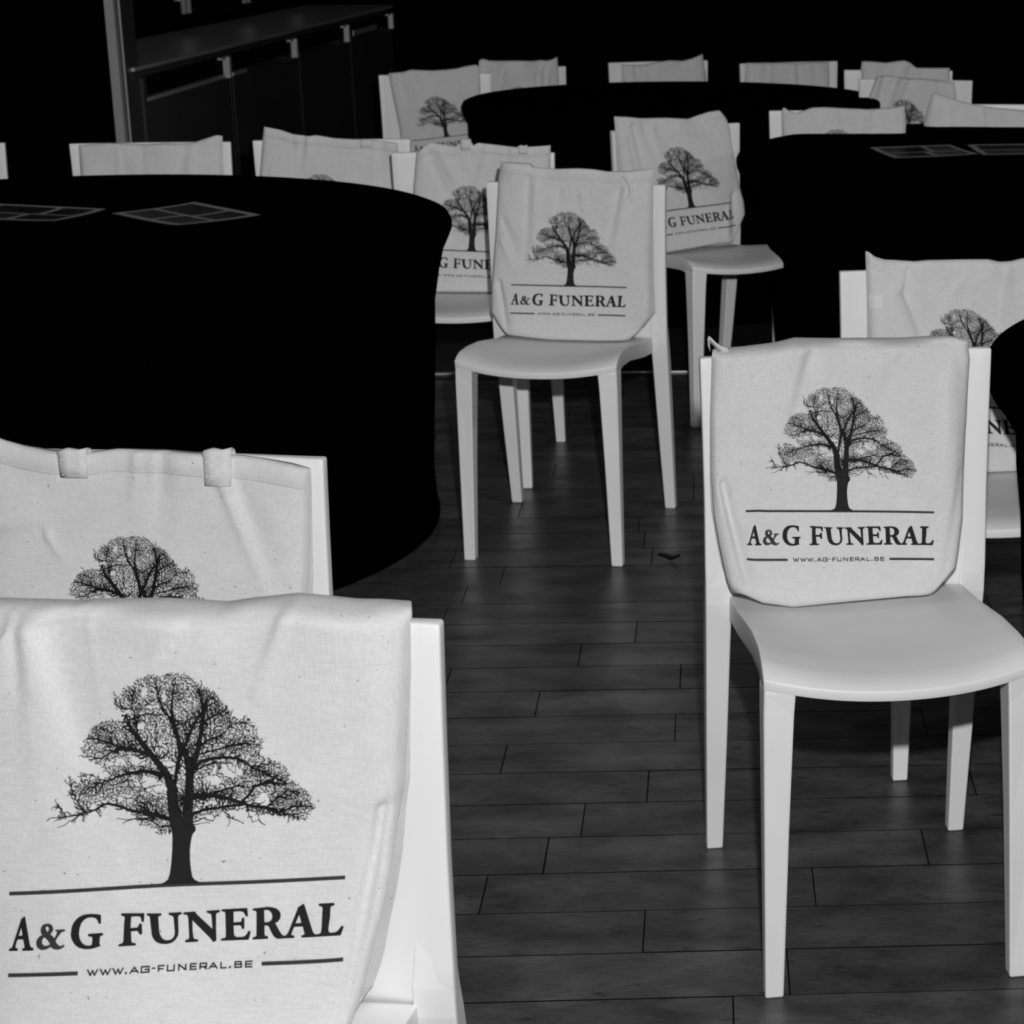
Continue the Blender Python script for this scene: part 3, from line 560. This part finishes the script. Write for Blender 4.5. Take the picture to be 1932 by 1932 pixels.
LETTERS = [  # outline, holes, baseline (two points), x of the drawing frame -> x of the print
 ([(115,855),(292,843),(298,828),(297,812),(285,803),(250,798),(248,780),(270,710),(293,668),(403,663),(415,700),(437,775),(432,790),(395,803),(385,820),(390,838),(612,822),(627,800),(620,783),(580,780),(558,760),(540,720),(432,322),(422,311),(412,310),(345,360),(340,385),(200,740),(180,790),(160,808),(120,822),(113,838)],
  [[(358,488),(388,605),(308,612)]], ((115,857),(612,822)), (115,627,376,455), 0),
 ([(885,402),(930,415),(958,445),(970,490),(952,530),(918,560),(960,588),(990,620),(1015,575),(1033,530),(1033,518),(1010,515),(1003,505),(1006,495),(1020,491),(1150,480),(1165,484),(1168,495),(1160,510),(1120,520),(1090,545),(1050,600),(1012,660),(1030,690),(1050,712),(1085,735),(1120,728),(1150,710),(1163,713),(1166,727),(1150,752),(1100,780),(1060,789),(1020,790),(970,780),(940,752),(890,780),(850,798),(800,805),(760,801),(715,778),(692,740),(686,700),(698,650),(740,600),(782,580),(763,545),(756,510),(760,470),(780,435),(805,416),(840,405)],
  [[(868,445),(888,458),(896,488),(878,532),(856,510),(842,485),(840,462),(852,448)], [(825,610),(870,645),(922,708),(890,735),(850,743),(815,737),(792,712),(783,680),(790,645)]], ((690,817),(1166,783)), (686,1168,462,552), 1),
 ([(1733,252),(1738,375),(1730,387),(1715,390),(1700,382),(1690,355),(1672,325),(1640,300),(1580,290),(1520,298),(1460,330),(1415,385),(1390,460),(1383,540),(1395,610),(1430,670),(1480,708),(1540,720),(1585,714),(1602,700),(1607,650),(1606,600),(1600,585),(1545,578),(1533,570),(1530,556),(1540,542),(1765,523),(1778,530),(1782,545),(1775,560),(1738,572),(1732,590),(1728,690),(1745,705),(1740,722),(1640,755),(1560,770),(1480,771),(1400,755),(1350,730),(1300,685),(1270,635),(1252,590),(1248,540),(1258,450),(1280,390),(1320,335),(1370,292),(1450,255),(1560,240),(1650,243)],
  [], ((1248,778),(1782,741)), (1248,1782,570,670), 0),
 ([(145,727),(392,708),(398,690),(385,675),(345,672),(330,655),(322,580),(315,500),(400,490),(412,496),(420,505),(440,543),(455,546),(470,543),(480,530),(468,395),(458,382),(445,380),(430,388),(415,430),(395,443),(308,450),(308,360),(312,278),(400,272),(440,280),(455,310),(460,345),(470,357),(490,357),(497,345),(500,225),(175,230),(162,240),(162,252),(170,264),(205,275),(217,290),(212,400),(212,640),(205,670),(190,682),(160,690),(142,708)],
  [], ((145,727),(392,708)), (142,1603,718,1028), 0),
 ([(535,228),(740,226),(752,238),(748,255),(710,268),(702,285),(722,480),(735,540),(765,595),(800,622),(840,630),(890,622),(925,595),(945,560),(950,500),(925,290),(915,270),(900,260),(855,245),(846,230),(855,215),(1030,203),(1043,212),(1042,230),(1000,250),(990,280),(1005,490),(1000,555),(970,615),(920,660),(860,682),(800,685),(740,678),(680,650),(640,600),(618,550),(580,290),(572,268),(540,258),(530,242)],
  [], ((535,697),(1045,661)), (142,1603,718,1028), 0),
 ([(1070,203),(1235,188),(1260,230),(1500,455),(1480,270),(1470,225),(1410,205),(1400,190),(1410,178),(1590,162),(1602,175),(1598,195),(1555,212),(1545,230),(1550,440),(1562,620),(1555,635),(1525,650),(1510,645),(1470,590),(1330,450),(1200,320),(1210,490),(1225,585),(1240,605),(1290,612),(1300,628),(1292,645),(1115,655),(1103,640),(1110,622),(1155,605),(1163,580),(1140,300),(1130,255),(1115,240),(1070,232),(1060,218)],
  [], ((1105,655),(1525,636)), (142,1603,718,1028), 0),
 ([(100,252),(112,238),(465,220),(480,335),(475,347),(460,348),(447,342),(420,290),(395,272),(350,268),(275,275),(280,437),(370,432),(388,420),(393,375),(412,367),(430,378),(433,530),(415,542),(397,532),(388,495),(370,482),(282,487),(288,600),(298,640),(325,660),(400,660),(440,650),(470,615),(485,575),(505,568),(522,582),(510,660),(498,703),(115,716),(106,700),(112,685),(160,675),(178,655),(175,560),(160,290),(145,272),(110,268)],
  [], ((108,716),(498,703)), (100,1808,1031,1410), 0),
 ([(540,240),(552,228),(740,208),(810,215),(870,235),(915,275),(937,330),(930,390),(900,435),(862,458),(930,590),(960,635),(990,655),(1010,655),(1022,690),(940,697),(890,692),(850,660),(820,610),(770,500),(750,490),(715,490),(718,620),(725,645),(760,655),(773,672),(765,693),(560,702),(550,688),(556,670),(598,655),(605,635),(598,300),(590,270),(575,262),(545,256)],
  [[(703,258),(745,252),(790,275),(815,320),(820,370),(805,415),(775,437),(740,443),(712,440)]], ((550,702),(1020,692)), (100,1808,1031,1410), 0),
 ([(1000,693),(1130,690),(1137,668),(1125,652),(1095,648),(1092,630),(1110,570),(1130,522),(1245,520),(1258,570),(1275,632),(1262,648),(1235,655),(1228,672),(1240,688),(1465,684),(1460,645),(1430,648),(1405,635),(1385,600),(1258,190),(1248,179),(1238,178),(1222,192),(1170,230),(1165,255),(1050,590),(1035,625),(1010,650),(990,658)],
  [[(1190,342),(1227,465),(1145,470)]], ((1020,692),(1460,684)), (100,1808,1031,1410), 0),
 ([(1453,200),(1465,182),(1665,180),(1675,195),(1668,218),(1635,228),(1620,245),(1617,400),(1600,560),(1602,600),(1612,625),(1635,633),(1690,630),(1720,615),(1755,570),(1775,540),(1792,537),(1808,555),(1770,680),(1455,683),(1440,660),(1445,647),(1480,640),(1498,620),(1505,560),(1510,250),(1500,230),(1465,218)],
  [], ((1440,684),(1770,680)), (100,1808,1031,1410), 0)]
URL = [('W',130,240),('W',260,372),('W',388,500),('.',510,540),('A',562,655),('G',675,762),('-',785,820),('F',848,915),('U',938,1015),('N',1052,1133),('E',1170,1240),('R',1268,1345),('A',1362,1452),('L',1480,1545),('.',1565,1592),('B',1625,1700),('E',1733,1807)]
GL_ = {'W':[[(0,1),(.28,0),(.5,.85),(.72,0),(1,1)]],'A':[[(0,0),(.5,1),(1,0)],[(.2,.3),(.8,.3)]],'G':[[(1,.86),(1,1),(0,1),(0,0),(1,0),(1,.5),(.52,.5)]],'-':[[(0,.62),(1,.62)]],'F':[[(0,0),(0,1),(1,1)],[(0,.42),(.78,.42)]],
       'U':[[(0,1),(0,0),(1,0),(1,1)]],'N':[[(0,0),(0,1),(1,0),(1,1)]],'E':[[(1,1),(0,1),(0,0),(1,0)],[(0,.5),(.9,.5)]],'R':[[(0,0),(0,1),(.95,1),(.95,.38),(0,.38)],[(.55,.38),(1,0)]],'L':[[(0,1),(0,0),(1,0)]],
       'B':[[(0,.53),(0,1),(.92,1),(.92,.53),(0,.53),(0,0),(1,0),(1,.53),(.92,.53)]]}
def flat_words():
    """black words and grey ampersand as triangulated outlines; address as strokes"""
    out = []; web = ([], [])
    for outer, holes, ((bx0, by0), (bx1, by1)), (xa, xb, ua, ub), grey in LETTERS:
        def cv(p):
            X, Y = p; yb = by0+(by1-by0)*(X-bx0)/(bx1-bx0); u = ((ua+(ub-ua)*(X-xa)/(xb-xa))-891)/1038; return (u, -.1765+(yb-Y)/495*.0995)
        bm = bmesh.new()
        for lp in [outer]+holes:
            vs = [bm.verts.new((*cv(p), 0)) for p in lp]
            for i in range(len(vs)): bm.edges.new((vs[i], vs[(i+1) % len(vs)]))
        bmesh.ops.triangle_fill(bm, use_beauty=True, use_dissolve=False, edges=bm.edges[:])
        bm.verts.index_update(); out.append(([v.co[:2] for v in bm.verts], [tuple(v.index for v in f.verts) for f in bm.faces], grey)); bm.free()
    V, F = web
    def bar(x0, y0, x1, y1, wd, VV, FF):
        dx, dy = x1-x0, y1-y0; L = math.hypot(dx, dy); ux, uy = dx/L, dy/L; e = wd*.42; k = len(VV); h = wd/2
        VV += [(x0-ux*e+uy*h, y0-uy*e-ux*h), (x1+ux*e+uy*h, y1+uy*e-ux*h), (x1+ux*e-uy*h, y1+uy*e+ux*h), (x0-ux*e-uy*h, y0-uy*e+ux*h)]; FF.append((k, k+1, k+2, k+3))
    def U(x): return (1480+x/9.66-1584.2)/354.5
    for ch, a, b in URL:
        a, b = U(a), U(b); y0, y1 = -(1035+217/9.66-965.6)/354.5, -(1035+160/9.66-965.6)/354.5
        if ch == '.': bar((a+b)/2-.0004, y0+.001, (a+b)/2+.0004, y0+.001, .0062, V, F); continue
        for st in GL_[ch]:
            for p, q in zip(st[:-1], st[1:]):
                m = .0015; bar(a+m+(b-a-2*m)*p[0], y0+(y1-y0)*p[1], a+m+(b-a-2*m)*q[0], y0+(y1-y0)*q[1], .0042, V, F)
    return out, web
def cut(V, F, step=.018):
    """slice long faces so that the print can follow the cloth"""
    bm = bmesh.new(); vs = [bm.verts.new((v[0], v[1], 0)) for v in V]
    for f in F:
        try: bm.faces.new([vs[i] for i in f])
        except ValueError: pass
    us = [v[0] for v in V]; ws = [v[1] for v in V]
    for ax, lo, hi in ((0, min(us), max(us)), (1, min(ws), max(ws))):
        c = math.ceil(lo/step)*step
        while c < hi:
            co = (c, 0, 0) if ax == 0 else (0, c, 0); no = (1, 0, 0) if ax == 0 else (0, 1, 0)
            bmesh.ops.bisect_plane(bm, geom=bm.verts[:]+bm.edges[:]+bm.faces[:], plane_co=co, plane_no=no, dist=1e-6); c += step
    for f in bm.faces:
        if f.normal.z < 0: f.normal_flip()
    bm.verts.index_update(); r = np.array([v.co[:2] for v in bm.verts]), [tuple(v.index for v in f.verts) for f in bm.faces]; bm.free(); return r
TREE_V, TREE_F = flat_tree()
tv, tf = cut([to_u(*p) for p in TRUNK], [tuple(range(len(TRUNK)))], .03)
TREE_F = list(TREE_F)+[tuple(i+len(TREE_V) for i in f) for f in tf]; TREE_V = np.vstack([TREE_V, tv])
WORDS, WEB = flat_words(); LET = [cut(a, b)+(g,) for a, b, g in WORDS]; WEB = cut(*WEB)
def rect(x0, x1, y, h): return [(x0, y-h/2), (x1, y-h/2), (x1, y+h/2), (x0, y+h/2)]
RUL = []
for q in (rect(-.5, .5, 0, .0112), rect(-.497, -.284, -.2515, .0118), rect(.261, .501, -.2515, .0118)):
    RUL.append(cut(q, [(0, 1, 2, 3)]))

for kk, dz in (('J', -.07), ('K', -.07), ('O', -.09), ('N', -.012), ('I', -.05), ('c2', -.03), ('L', -.02)): BAGS[kk]['aff'][0][1] += dz   # prints that stay behind the table edge
# ------------------------------------------------------------------ cotton bags leaning on the chair backs
def seglen(px, pz, a, b):
    vx, vz = b[0]-a[0], b[1]-a[1]; L2 = vx*vx+vz*vz+1e-12; t = np.clip(((px-a[0])*vx+(pz-a[1])*vz)/L2, 0, 1)
    dx, dz = px-a[0]-t*vx, pz-a[1]-t*vz; side = (vx*dz-vz*dx)/math.sqrt(L2); return np.hypot(dx, dz), side, t
class Bag:
    def __init__(s, key, d, folds, seed, bulge=1.0):
        s.L, s.R, s.T, s.B = [np.array(d[k], float) for k in ('left', 'right', 'top', 'bottom')]
        lo = s.B[:, 1].min()
        if lo > .47:                                     # lower part unseen: let it stand on the seat
            dz = lo-.462; s.B[:, 1] -= dz
        s.B[:, 1] = np.maximum(s.B[:, 1], .4585+.0)
        s.folds, s.bulge = folds, bulge; rg = np.random.RandomState(seed)
        s.w = [(rg.uniform(6, 26), rg.uniform(4, 20), rg.uniform(0, 6.28), rg.uniform(.0005, .0013)) for _ in range(9)]
    def xl(s, z): return np.interp(z, s.L[:, 1], s.L[:, 0])
    def xr(s, z): return np.interp(z, s.R[:, 1], s.R[:, 0])
    def zt(s, x): return np.interp(x, s.T[:, 0], s.T[:, 1])
    def zb(s, x): return np.interp(x, s.B[:, 0], s.B[:, 1])
    def st(s, x, z):
        l, r = s.xl(z), s.xr(z); b, t = s.zb(x), s.zt(x)
        return (x-l)/(r-l), (z-b)/(t-b)
    def depth(s, x, z):
        S, Tt = s.st(x, z); S = np.clip(S, 0, 1); t = np.clip((z-.455)/.37, 0, 1)
        T = .016+.07*s.bulge*(1-t)**1.3
        e = np.clip(1-np.abs(2*S-1)**14, 0, 1)**.5; eb = np.clip(Tt/.03, 0, 1)**.5; et = np.clip((1-Tt)/.02, 0, 1)**.5
        low = np.clip((.80-z)/.22, 0, 1)               # the gusset opens towards the bottom
        T = T*(e+(1-e)*.80*low)*(.90+.10*eb)*(.55+.45*et)
        q = np.zeros_like(x)
        for a, b, p, am in s.w: q += am*np.sin(a*x*(1+.4*np.sin(5*z+p))+b*z+p)
        for (s0, t0, s1, t1, wd, am) in s.folds:
            xa, xb = np.interp(s0, [0, 1], [s.xl(.7), s.xr(.7)]), np.interp(s1, [0, 1], [s.xl(.6), s.xr(.6)])
            za, zb_ = .46+.375*t0, .46+.375*t1
            d, side, tt = seglen(x, z, (xa, za), (xb, zb_)); ww = np.where(side > 0, wd, wd*.45)*(1+.6*tt)
            q += am*np.exp(-(d/ww)**2)*(1-.75*tt)
        m = np.clip(np.minimum(S, 1-S)/.05, 0, 1)*np.clip(Tt/.06, 0, 1)
        wav = .004*np.clip((Tt-.86)/.14, 0, 1)*np.sin(S*17+s.w[0][2])
        return .398-T-(q+wav)*m-.0006*(1-m)
    def grid(s, n, m):
        S, Tt = np.meshgrid(np.linspace(0, 1, n), np.linspace(0, 1, m))
        z = .46+.38*Tt; x = (s.xl(z)*(1-S)+s.xr(z)*S)
        for _ in range(10):
            x = s.xl(z)*(1-S)+s.xr(z)*S; z = s.zb(x)*(1-Tt)+s.zt(x)*Tt
        x = s.xl(z)*(1-S)+s.xr(z)*S
        return x, z
def make_bag(key, d, folds, seed, label, group, n=84, over=False, hem=False, tags=(), straps=(), detail=True, lift=0, bulge=1.0, shown=True):
    b = Bag(key, d, folds, seed, bulge); pose = POSE[key]
    r = empty('tote_bag', (pose[0], pose[1], lift), pose[2], label, 'bag', group)
    x, z = b.grid(n, n); y = b.depth(x, z)
    V = [np.stack([x.ravel(), y.ravel(), z.ravel()], 1)]; F = grid_faces(n, n)
    yb = .3985+0*y; thin = np.clip(y, None, .3975)
    V[0][:, 1] = thin.ravel(); V.append(np.stack([x.ravel(), yb.ravel(), z.ravel()], 1)); N = n*n
    F += grid_faces(n, n, N, True)
    rows = np.arange(n)*n; gus = []
    for idx, sg in ((rows, 1), (rows+n-1, -1)):          # side gussets folded inwards along their middle
        A_, B_ = V[0][idx], V[1][idx]; wdt = (B_[:, 1]-A_[:, 1])[:, None]; fold = sg*.32*wdt*np.array([[1, 0, 0]])
        gus.append((np.vstack([A_, A_+(B_-A_)*.25+fold*.55, A_+(B_-A_)*.52+fold, A_+(B_-A_)*.78+fold*.45, B_]), grid_faces(n, 5, 0, sg > 0)))
    bot = [V[0][:n], V[1][:n]]; gus.append((np.vstack([bot[0], bot[0]*.5+bot[1]*.5, bot[1]]), grid_faces(n, 3, 0, True)))
    top = (n-1)*n
    if over:                                             # the mouth is folded back over the chair back
        prev = [top+i for i in range(n)]; VV = np.vstack(V); extra = []
        zc = np.maximum(VV[top:top+n, 2], .8225)
        for q, (dy, dz) in enumerate(((.004, .0025), (.014, .0045), (.026, .004), (.035, 0.0), (.038, -.012), (.038, -.05))):
            cur = []
            for i in range(n):
                extra.append((VV[top+i, 0]*(1, .985, .96, .95, .945, .93)[q], .3975+dy*1.15-.008*(q < 1), zc[i]+dz)); cur.append(2*N+len(extra)-1)
            F += [(prev[i], prev[i+1], cur[i+1], cur[i]) for i in range(n-1)]; prev = cur
        V.append(np.array(extra))
    else: F += [(top+i, top+i+1, N+top+i+1, N+top+i) for i in range(n-1)]
    body = link('bag_body', np.vstack(V), F, M['cotton'], r, True)
    for (gv, gf), nm in zip(gus, ('gusset', 'gusset', 'base_panel')): link(nm, gv, gf, M['cotton'], r, True)
    (ox, oz), (ux, uz), (vx, vz) = d['aff']
    def ink(name, PV, PF, m, off=.0009):
        off = off if n > 100 else off+.0010
        P = np.asarray(PV); X = ox+P[:, 0]*ux+P[:, 1]*vx; Z = oz+P[:, 0]*uz+P[:, 1]*vz
        S, Tt = b.st(X, Z); ok = (S > .02) & (S < .985) & (Tt > .01) & (Tt < .985)
        Y = np.minimum(b.depth(X, Z), .3975)-off
        FF = [f for f in PF if all(ok[i] for i in f)]
        used = sorted({i for f in FF for i in f}); mp = {k: i for i, k in enumerate(used)}
        if not FF: return
        VV = np.stack([X, Y, Z], 1)[used]
        return link(name, VV, [tuple(mp[i] for i in f) for f in FF], m, r)
    ink('tree_print', TREE_V, TREE_F, M['ink']); ink('web_address', WEB[0], WEB[1], M['ink'])
    for lv, lf, g in LET: ink('ampersand' if g else 'letter', lv, lf, M['ink_grey'] if g else M['ink'])
    for rv, rf in RUL: ink('rule_line', rv, rf, M['ink_grey'], .0007)
    if hem:                                              # turned and stitched mouth
        k = 90; X = np.linspace(b.T[0, 0]+.004, b.T[-1, 0]-.004, k); vs = []
        for off, oy in ((.0005, .0005), (.0012, .0014), (.024, .0014), (.0256, .0002)):
            Z = b.zt(X)-off; Y = b.depth(X, b.zt(X)-max(off, .006))-oy; vs.append(np.stack([X, np.minimum(Y, .3965), Z], 1))
        link('hem', np.vstack(vs)[::1], grid_faces(k, 4, 0, True), M['cotton'], r, True)
        st_v, st_f = [], []
        for X0 in np.arange(b.T[0, 0]+.008, b.T[-1, 0]-.008, .0032):
            X1 = X0+.0018; Z = b.zt(np.array([X0, X1]))-.0225; Y = b.depth(np.array([X0, X1]), b.zt(np.array([X0, X1]))-.024)-.0021; q = len(st_v)
            for xx, yy, zz in ((X0, Y[0], Z[0]), (X1, Y[1], Z[1])):
                st_v += [(xx, yy, zz-.0004), (xx, yy, zz+.0004)]
            st_f.append((q, q+2, q+3, q+1))
        if detail: o = link('hem_stitching', st_v, st_f, M['tag'], r)
    for (x0, wd, up, dn) in straps:                      # strap sewn to the mouth and folded back over it
        vs = []; zs = float(b.zt(np.array([x0+wd/2]))[0])
        prof = [(-dn, -.0022), (-dn*.5, -.0026), (-.002, -.0030), (up*.5, -.0034), (up, -.002), (up+.001, .002), (up*.7, .010), (0, .013), (-.012, .0145)]
        for q, (dz, dy) in enumerate(prof):
            for i in range(4):
                xx = x0+wd*i/3; zz = zs+dz+.0012*math.sin(3*i+q)*(q > 2)
                y0 = float(b.depth(np.array([xx]), np.array([min(zz, zs-.006)]))[0]) if q < 3 else float(b.depth(np.array([xx]), np.array([zs-.006]))[0])
                vs.append((xx, min(y0, .3965)+dy, zz))
        o = fix(link('strap', vs, grid_faces(4, len(prof)), M['cotton'], r, True)); md = o.modifiers.new('solid', 'SOLIDIFY'); md.thickness = .0016; md.offset = 0
        if detail:
            sv, sf = [], []
            def stitch(xa, za, xb, zb_):
                L = math.hypot(xb-xa, zb_-za); k = max(2, int(L/.0032))
                for i in range(k):
                    a, c = i/k, (i+.55)/k; q = len(sv); P = [(xa+(xb-xa)*t, za+(zb_-za)*t) for t in (a, c)]
                    nx, nz = -(zb_-za)/L*.0004, (xb-xa)/L*.0004
                    for (xx, zz) in P:
                        yy = float(b.depth(np.array([xx]), np.array([min(zz, zs-.006)]))[0])-.0042
                        sv.extend([(xx-nx, yy, zz-nz), (xx+nx, yy, zz+nz)])
                    sf.append((q, q+1, q+3, q+2))
            e = .003; A_, B_ = x0+e, x0+wd-e; Zl, Zh = zs-dn+e, zs-.004
            for sg in ((A_, Zl, B_, Zl), (A_, Zh, B_, Zh), (A_, Zl, A_, Zh), (B_, Zl, B_, Zh), (A_, Zl, B_, Zh), (A_, Zh, B_, Zl)): stitch(*sg)
            so = link('strap_stitching', sv, sf, M['tag'], o)
    for (x0, x1, z0, z1) in tags:
        k = 5; X, Z = np.meshgrid(np.linspace(x0, x1, k), np.linspace(z0, z1, k)); Y = b.depth(X, Z)-.0008
        link('care_tag', np.stack([X.ravel(), Y.ravel(), Z.ravel()], 1), grid_faces(k, k), M['tag'] if key == 'D' else M['cotton'], r)
    return r, b
def rfolds(seed, k=5):
    rg = random.Random(seed); o = []
    for _ in range(k):
        s0 = rg.uniform(.08, .92); o.append((s0, rg.uniform(.9, 1.02), s0+rg.uniform(-.12, .12), rg.uniform(.35, .7), rg.uniform(.006, .016), rg.choice([-1, 1, 1])*rg.uniform(.003, .006)))
    return o
GB = 'printed cotton tote bags standing on the chairs'
make_bag('G', BAGS['G'], [(.14, 1.0, .15, .80, .006, -.004), (.20, .97, .36, .50, .022, -.006), (.17, .95, .2, .55, .02, .004), (.75, 1.0, .71, .82, .008, .004), (.55, 1.0, .50, .86, .012, -.003), (.30, 1.0, .34, .75, .004, .0012), (.955, .55, .90, .02, .007, -.012), (.985, .55, .96, .1, .006, .005)], 1,
         'cotton tote bag nearest the camera, whole tree and words showing at bottom left', GB, n=110, over=True, tags=[(.1600, .181, .792, .818)], lift=.038, bulge=1.05)
make_bag('F', BAGS['F'], [(.58, .98, .57, .74, .012, -.0045), (.50, .97, .49, .8, .01, .003), (.0, .66, .24, .71, .014, -.006), (.02, .73, .25, .76, .012, .003), (.22, .71, .27, .64, .006, .004), (.80, .86, .95, .52, .014, -.006), (.76, .88, .90, .55, .012, .004), (.28, .90, .36, .97, .006, -.003), (.72, .90, .80, .87, .006, .003)], 2,
         'cotton tote bag right behind the nearest one, stitched straps on its top edge', GB, n=110, hem=True, straps=[(-.096, .034, .005, .028), (.083, .032, .008, .034)])
make_bag('C', BAGS['C'], [(.34, 1.0, .27, .68, .012, .0045), (.38, .97, .29, .62, .014, -.005), (.03, .48, .13, .02, .008, -.014), (.01, .5, .06, .1, .006, .004), (.93, .88, .90, .1, .02, .004), (.97, .5, .9, .05, .01, -.004), (.7, .9, .6, .6, .03, -.003), (.16, .35, .24, .48, .008, -.002), (.1, 1.0, .13, .93, .006, -.003)], 3,
         'cotton tote bag on the right front chair, printed side fully in view', GB, n=110, over=True)
make_bag('A', BAGS['A'], [(.22, 1.0, .21, .45, .008, -.006), (.27, .97, .26, .5, .012, .003), (.79, .93, .72, .50, .010, -.006), (.84, .95, .78, .55, .012, .005), (.06, .72, .18, .48, .010, -.006), (.05, .60, .14, .42, .008, .004), (.03, .34, .11, .02, .007, -.015), (.42, .92, .40, .7, .01, -.003), (.56, .9, .6, .72, .01, .003), (.97, .3, .9, .03, .006, -.006)], 4,
         'cotton tote bag on the middle aisle chair, its tall mouth above the backrest', GB, n=96, hem=True)
make_bag('E', BAGS['E'], [(.12, .95, .3, .6, .014, -.007), (.2, .98, .36, .7, .01, .005), (.55, 1, .45, .6, .012, .005), (.7, 1, .68, .6, .01, -.004), (.3, .4, .2, .1, .012, -.004)], 5,
         'cotton tote bag between the left table and the middle aisle chair, mostly hidden', GB, n=80, hem=True, straps=[(-.0266, .027, .008, .018), (.1273, .024, .004, .018)], detail=False)
make_bag('B', BAGS['B'], [(.12, 1, .2, .5, .010, -.006), (.2, 1, .32, .6, .010, -.005), (.28, .97, .36, .6, .012, .005), (.5, .95, .8, .75, .014, .004), (.93, .4, .86, .05, .012, -.012), (.86, .3, .8, .05, .01, .007), (.04, .9, .1, .4, .01, .004)], 6,
         'crumpled cotton tote bag on the chair turned left behind the middle one', GB, n=84)
make_bag('D', BAGS['D'], [(.20, .97, .18, .84, .006, -.006), (.18, .86, .32, .52, .010, -.007), (.12, .85, .26, .5, .012, .004), (.03, .98, .06, .9, .005, -.004), (.45, .9, .36, .75, .012, .003), (.62, .97, .7, .9, .01, .004), (.7, .95, .66, .6, .012, .003)], 7,
         'cotton tote bag behind the right front chair, pale sewn tag on its left side', GB, n=96, tags=[(-.1685, -.1450, .757, .781)])
make_bag('N', BAGS['N'], rfolds(11), 8, 'cotton tote bag at the left part of the right rear table, crown tip showing', GB, n=60)
make_bag('O', BAGS['O'], rfolds(12), 9, 'cotton tote bag at the far side of the right rear table, cut by picture edge', GB, n=56)
make_bag('c2', BAGS['c2'], rfolds(13), 10, 'cotton tote bag behind the left table, leftmost, no print showing above the cloth', GB, n=60)
make_bag('c3', BAGS['c3'], [(.37, 1, .33, .75, .006, .006), (.33, 1, .28, .7, .01, -.005), (.25, .98, .24, .75, .008, -.003), (.9, .97, .88, .7, .01, -.004), (.85, 1, .83, .7, .008, .003)], 11, 'cotton tote bag behind the left table with a raised left corner, second from left', GB, n=64, hem=True, straps=[(.0822, .034, .001, .02)], detail=False)
make_bag('H', BAGS['H'], [(.12, 1, .28, .3, .010, .008), (.22, 1, .34, .4, .012, -.006), (.05, .95, .15, .3, .01, -.006), (.9, .9, .85, .3, .02, -.004)], 12, 'slanting cotton tote bag at the left end of the farthest table, tree leaning left', GB, n=64)
make_bag('I', BAGS['I'], rfolds(15, 7), 13, 'cotton tote bag beside the slanting one at the farthest table', GB, n=56)
make_bag('J', BAGS['J'], rfolds(16, 6), 14, 'cotton tote bag behind the farthest table, left of the middle two', GB, n=56)
make_bag('K', BAGS['K'], rfolds(17, 6), 15, 'cotton tote bag behind the farthest table, right of the middle two', GB, n=56)
make_bag('L', BAGS['L'], [(.35, 1, .1, .5, .012, .007), (.45, 1, .25, .5, .012, -.007), (.55, 1, .4, .6, .014, .008), (.15, 1, .1, .6, .01, -.004)], 16, 'crumpled cotton tote bag in the back row at the right, topmost in the picture', GB, n=56)
make_bag('M', BAGS['M'], [(.2, 1, .02, .5, .014, .008), (.35, 1, .1, .45, .012, -.008), (.5, 1, .25, .45, .016, .007), (.75, 1, .7, .5, .012, -.006), (.9, 1, .9, .6, .01, .004)], 17, 'crumpled cotton tote bag just in front of the back row, part of a tree showing', GB, n=60)

# loop of strap hanging inside the mouth of the middle bag, and the curled strap end on the right front chair
def ribbon(name, pts, wd, parent, ax):
    vs = []
    for p in pts:
        for q in (-.5, 0, .5): vs.append((p[0]+ax[0]*wd*q, p[1]+ax[1]*wd*q, p[2]+ax[2]*wd*q))
    o = fix(link(name, vs, grid_faces(3, len(pts)), M['cotton'], parent, True)); md = o.modifiers.new('solid', 'SOLIDIFY'); md.thickness = .0018; md.offset = 0; return o
for o in bpy.data.objects:
    if o.type == 'EMPTY' and o.get('label', '').startswith('cotton tote bag on the middle aisle'):
        ribbon('strap', [(.117, .384, .846), (.128, .376, .843), (.137, .372, .836), (.143, .369, .824), (.145, .367, .812), (.143, .366, .800), (.139, .366, .795)], .012, o, (.8, 0, .5))
    if o.type == 'EMPTY' and o.get('label', '').startswith('cotton tote bag on the right front'):
        ribbon('strap', [(-.176, .404, .829), (-.186, .402, .832), (-.194, .400, .838), (-.2015, .399, .846), (-.2045, .402, .848), (-.2055, .408, .843), (-.204, .412, .833)], .018, o, (.25, .6, -.7))
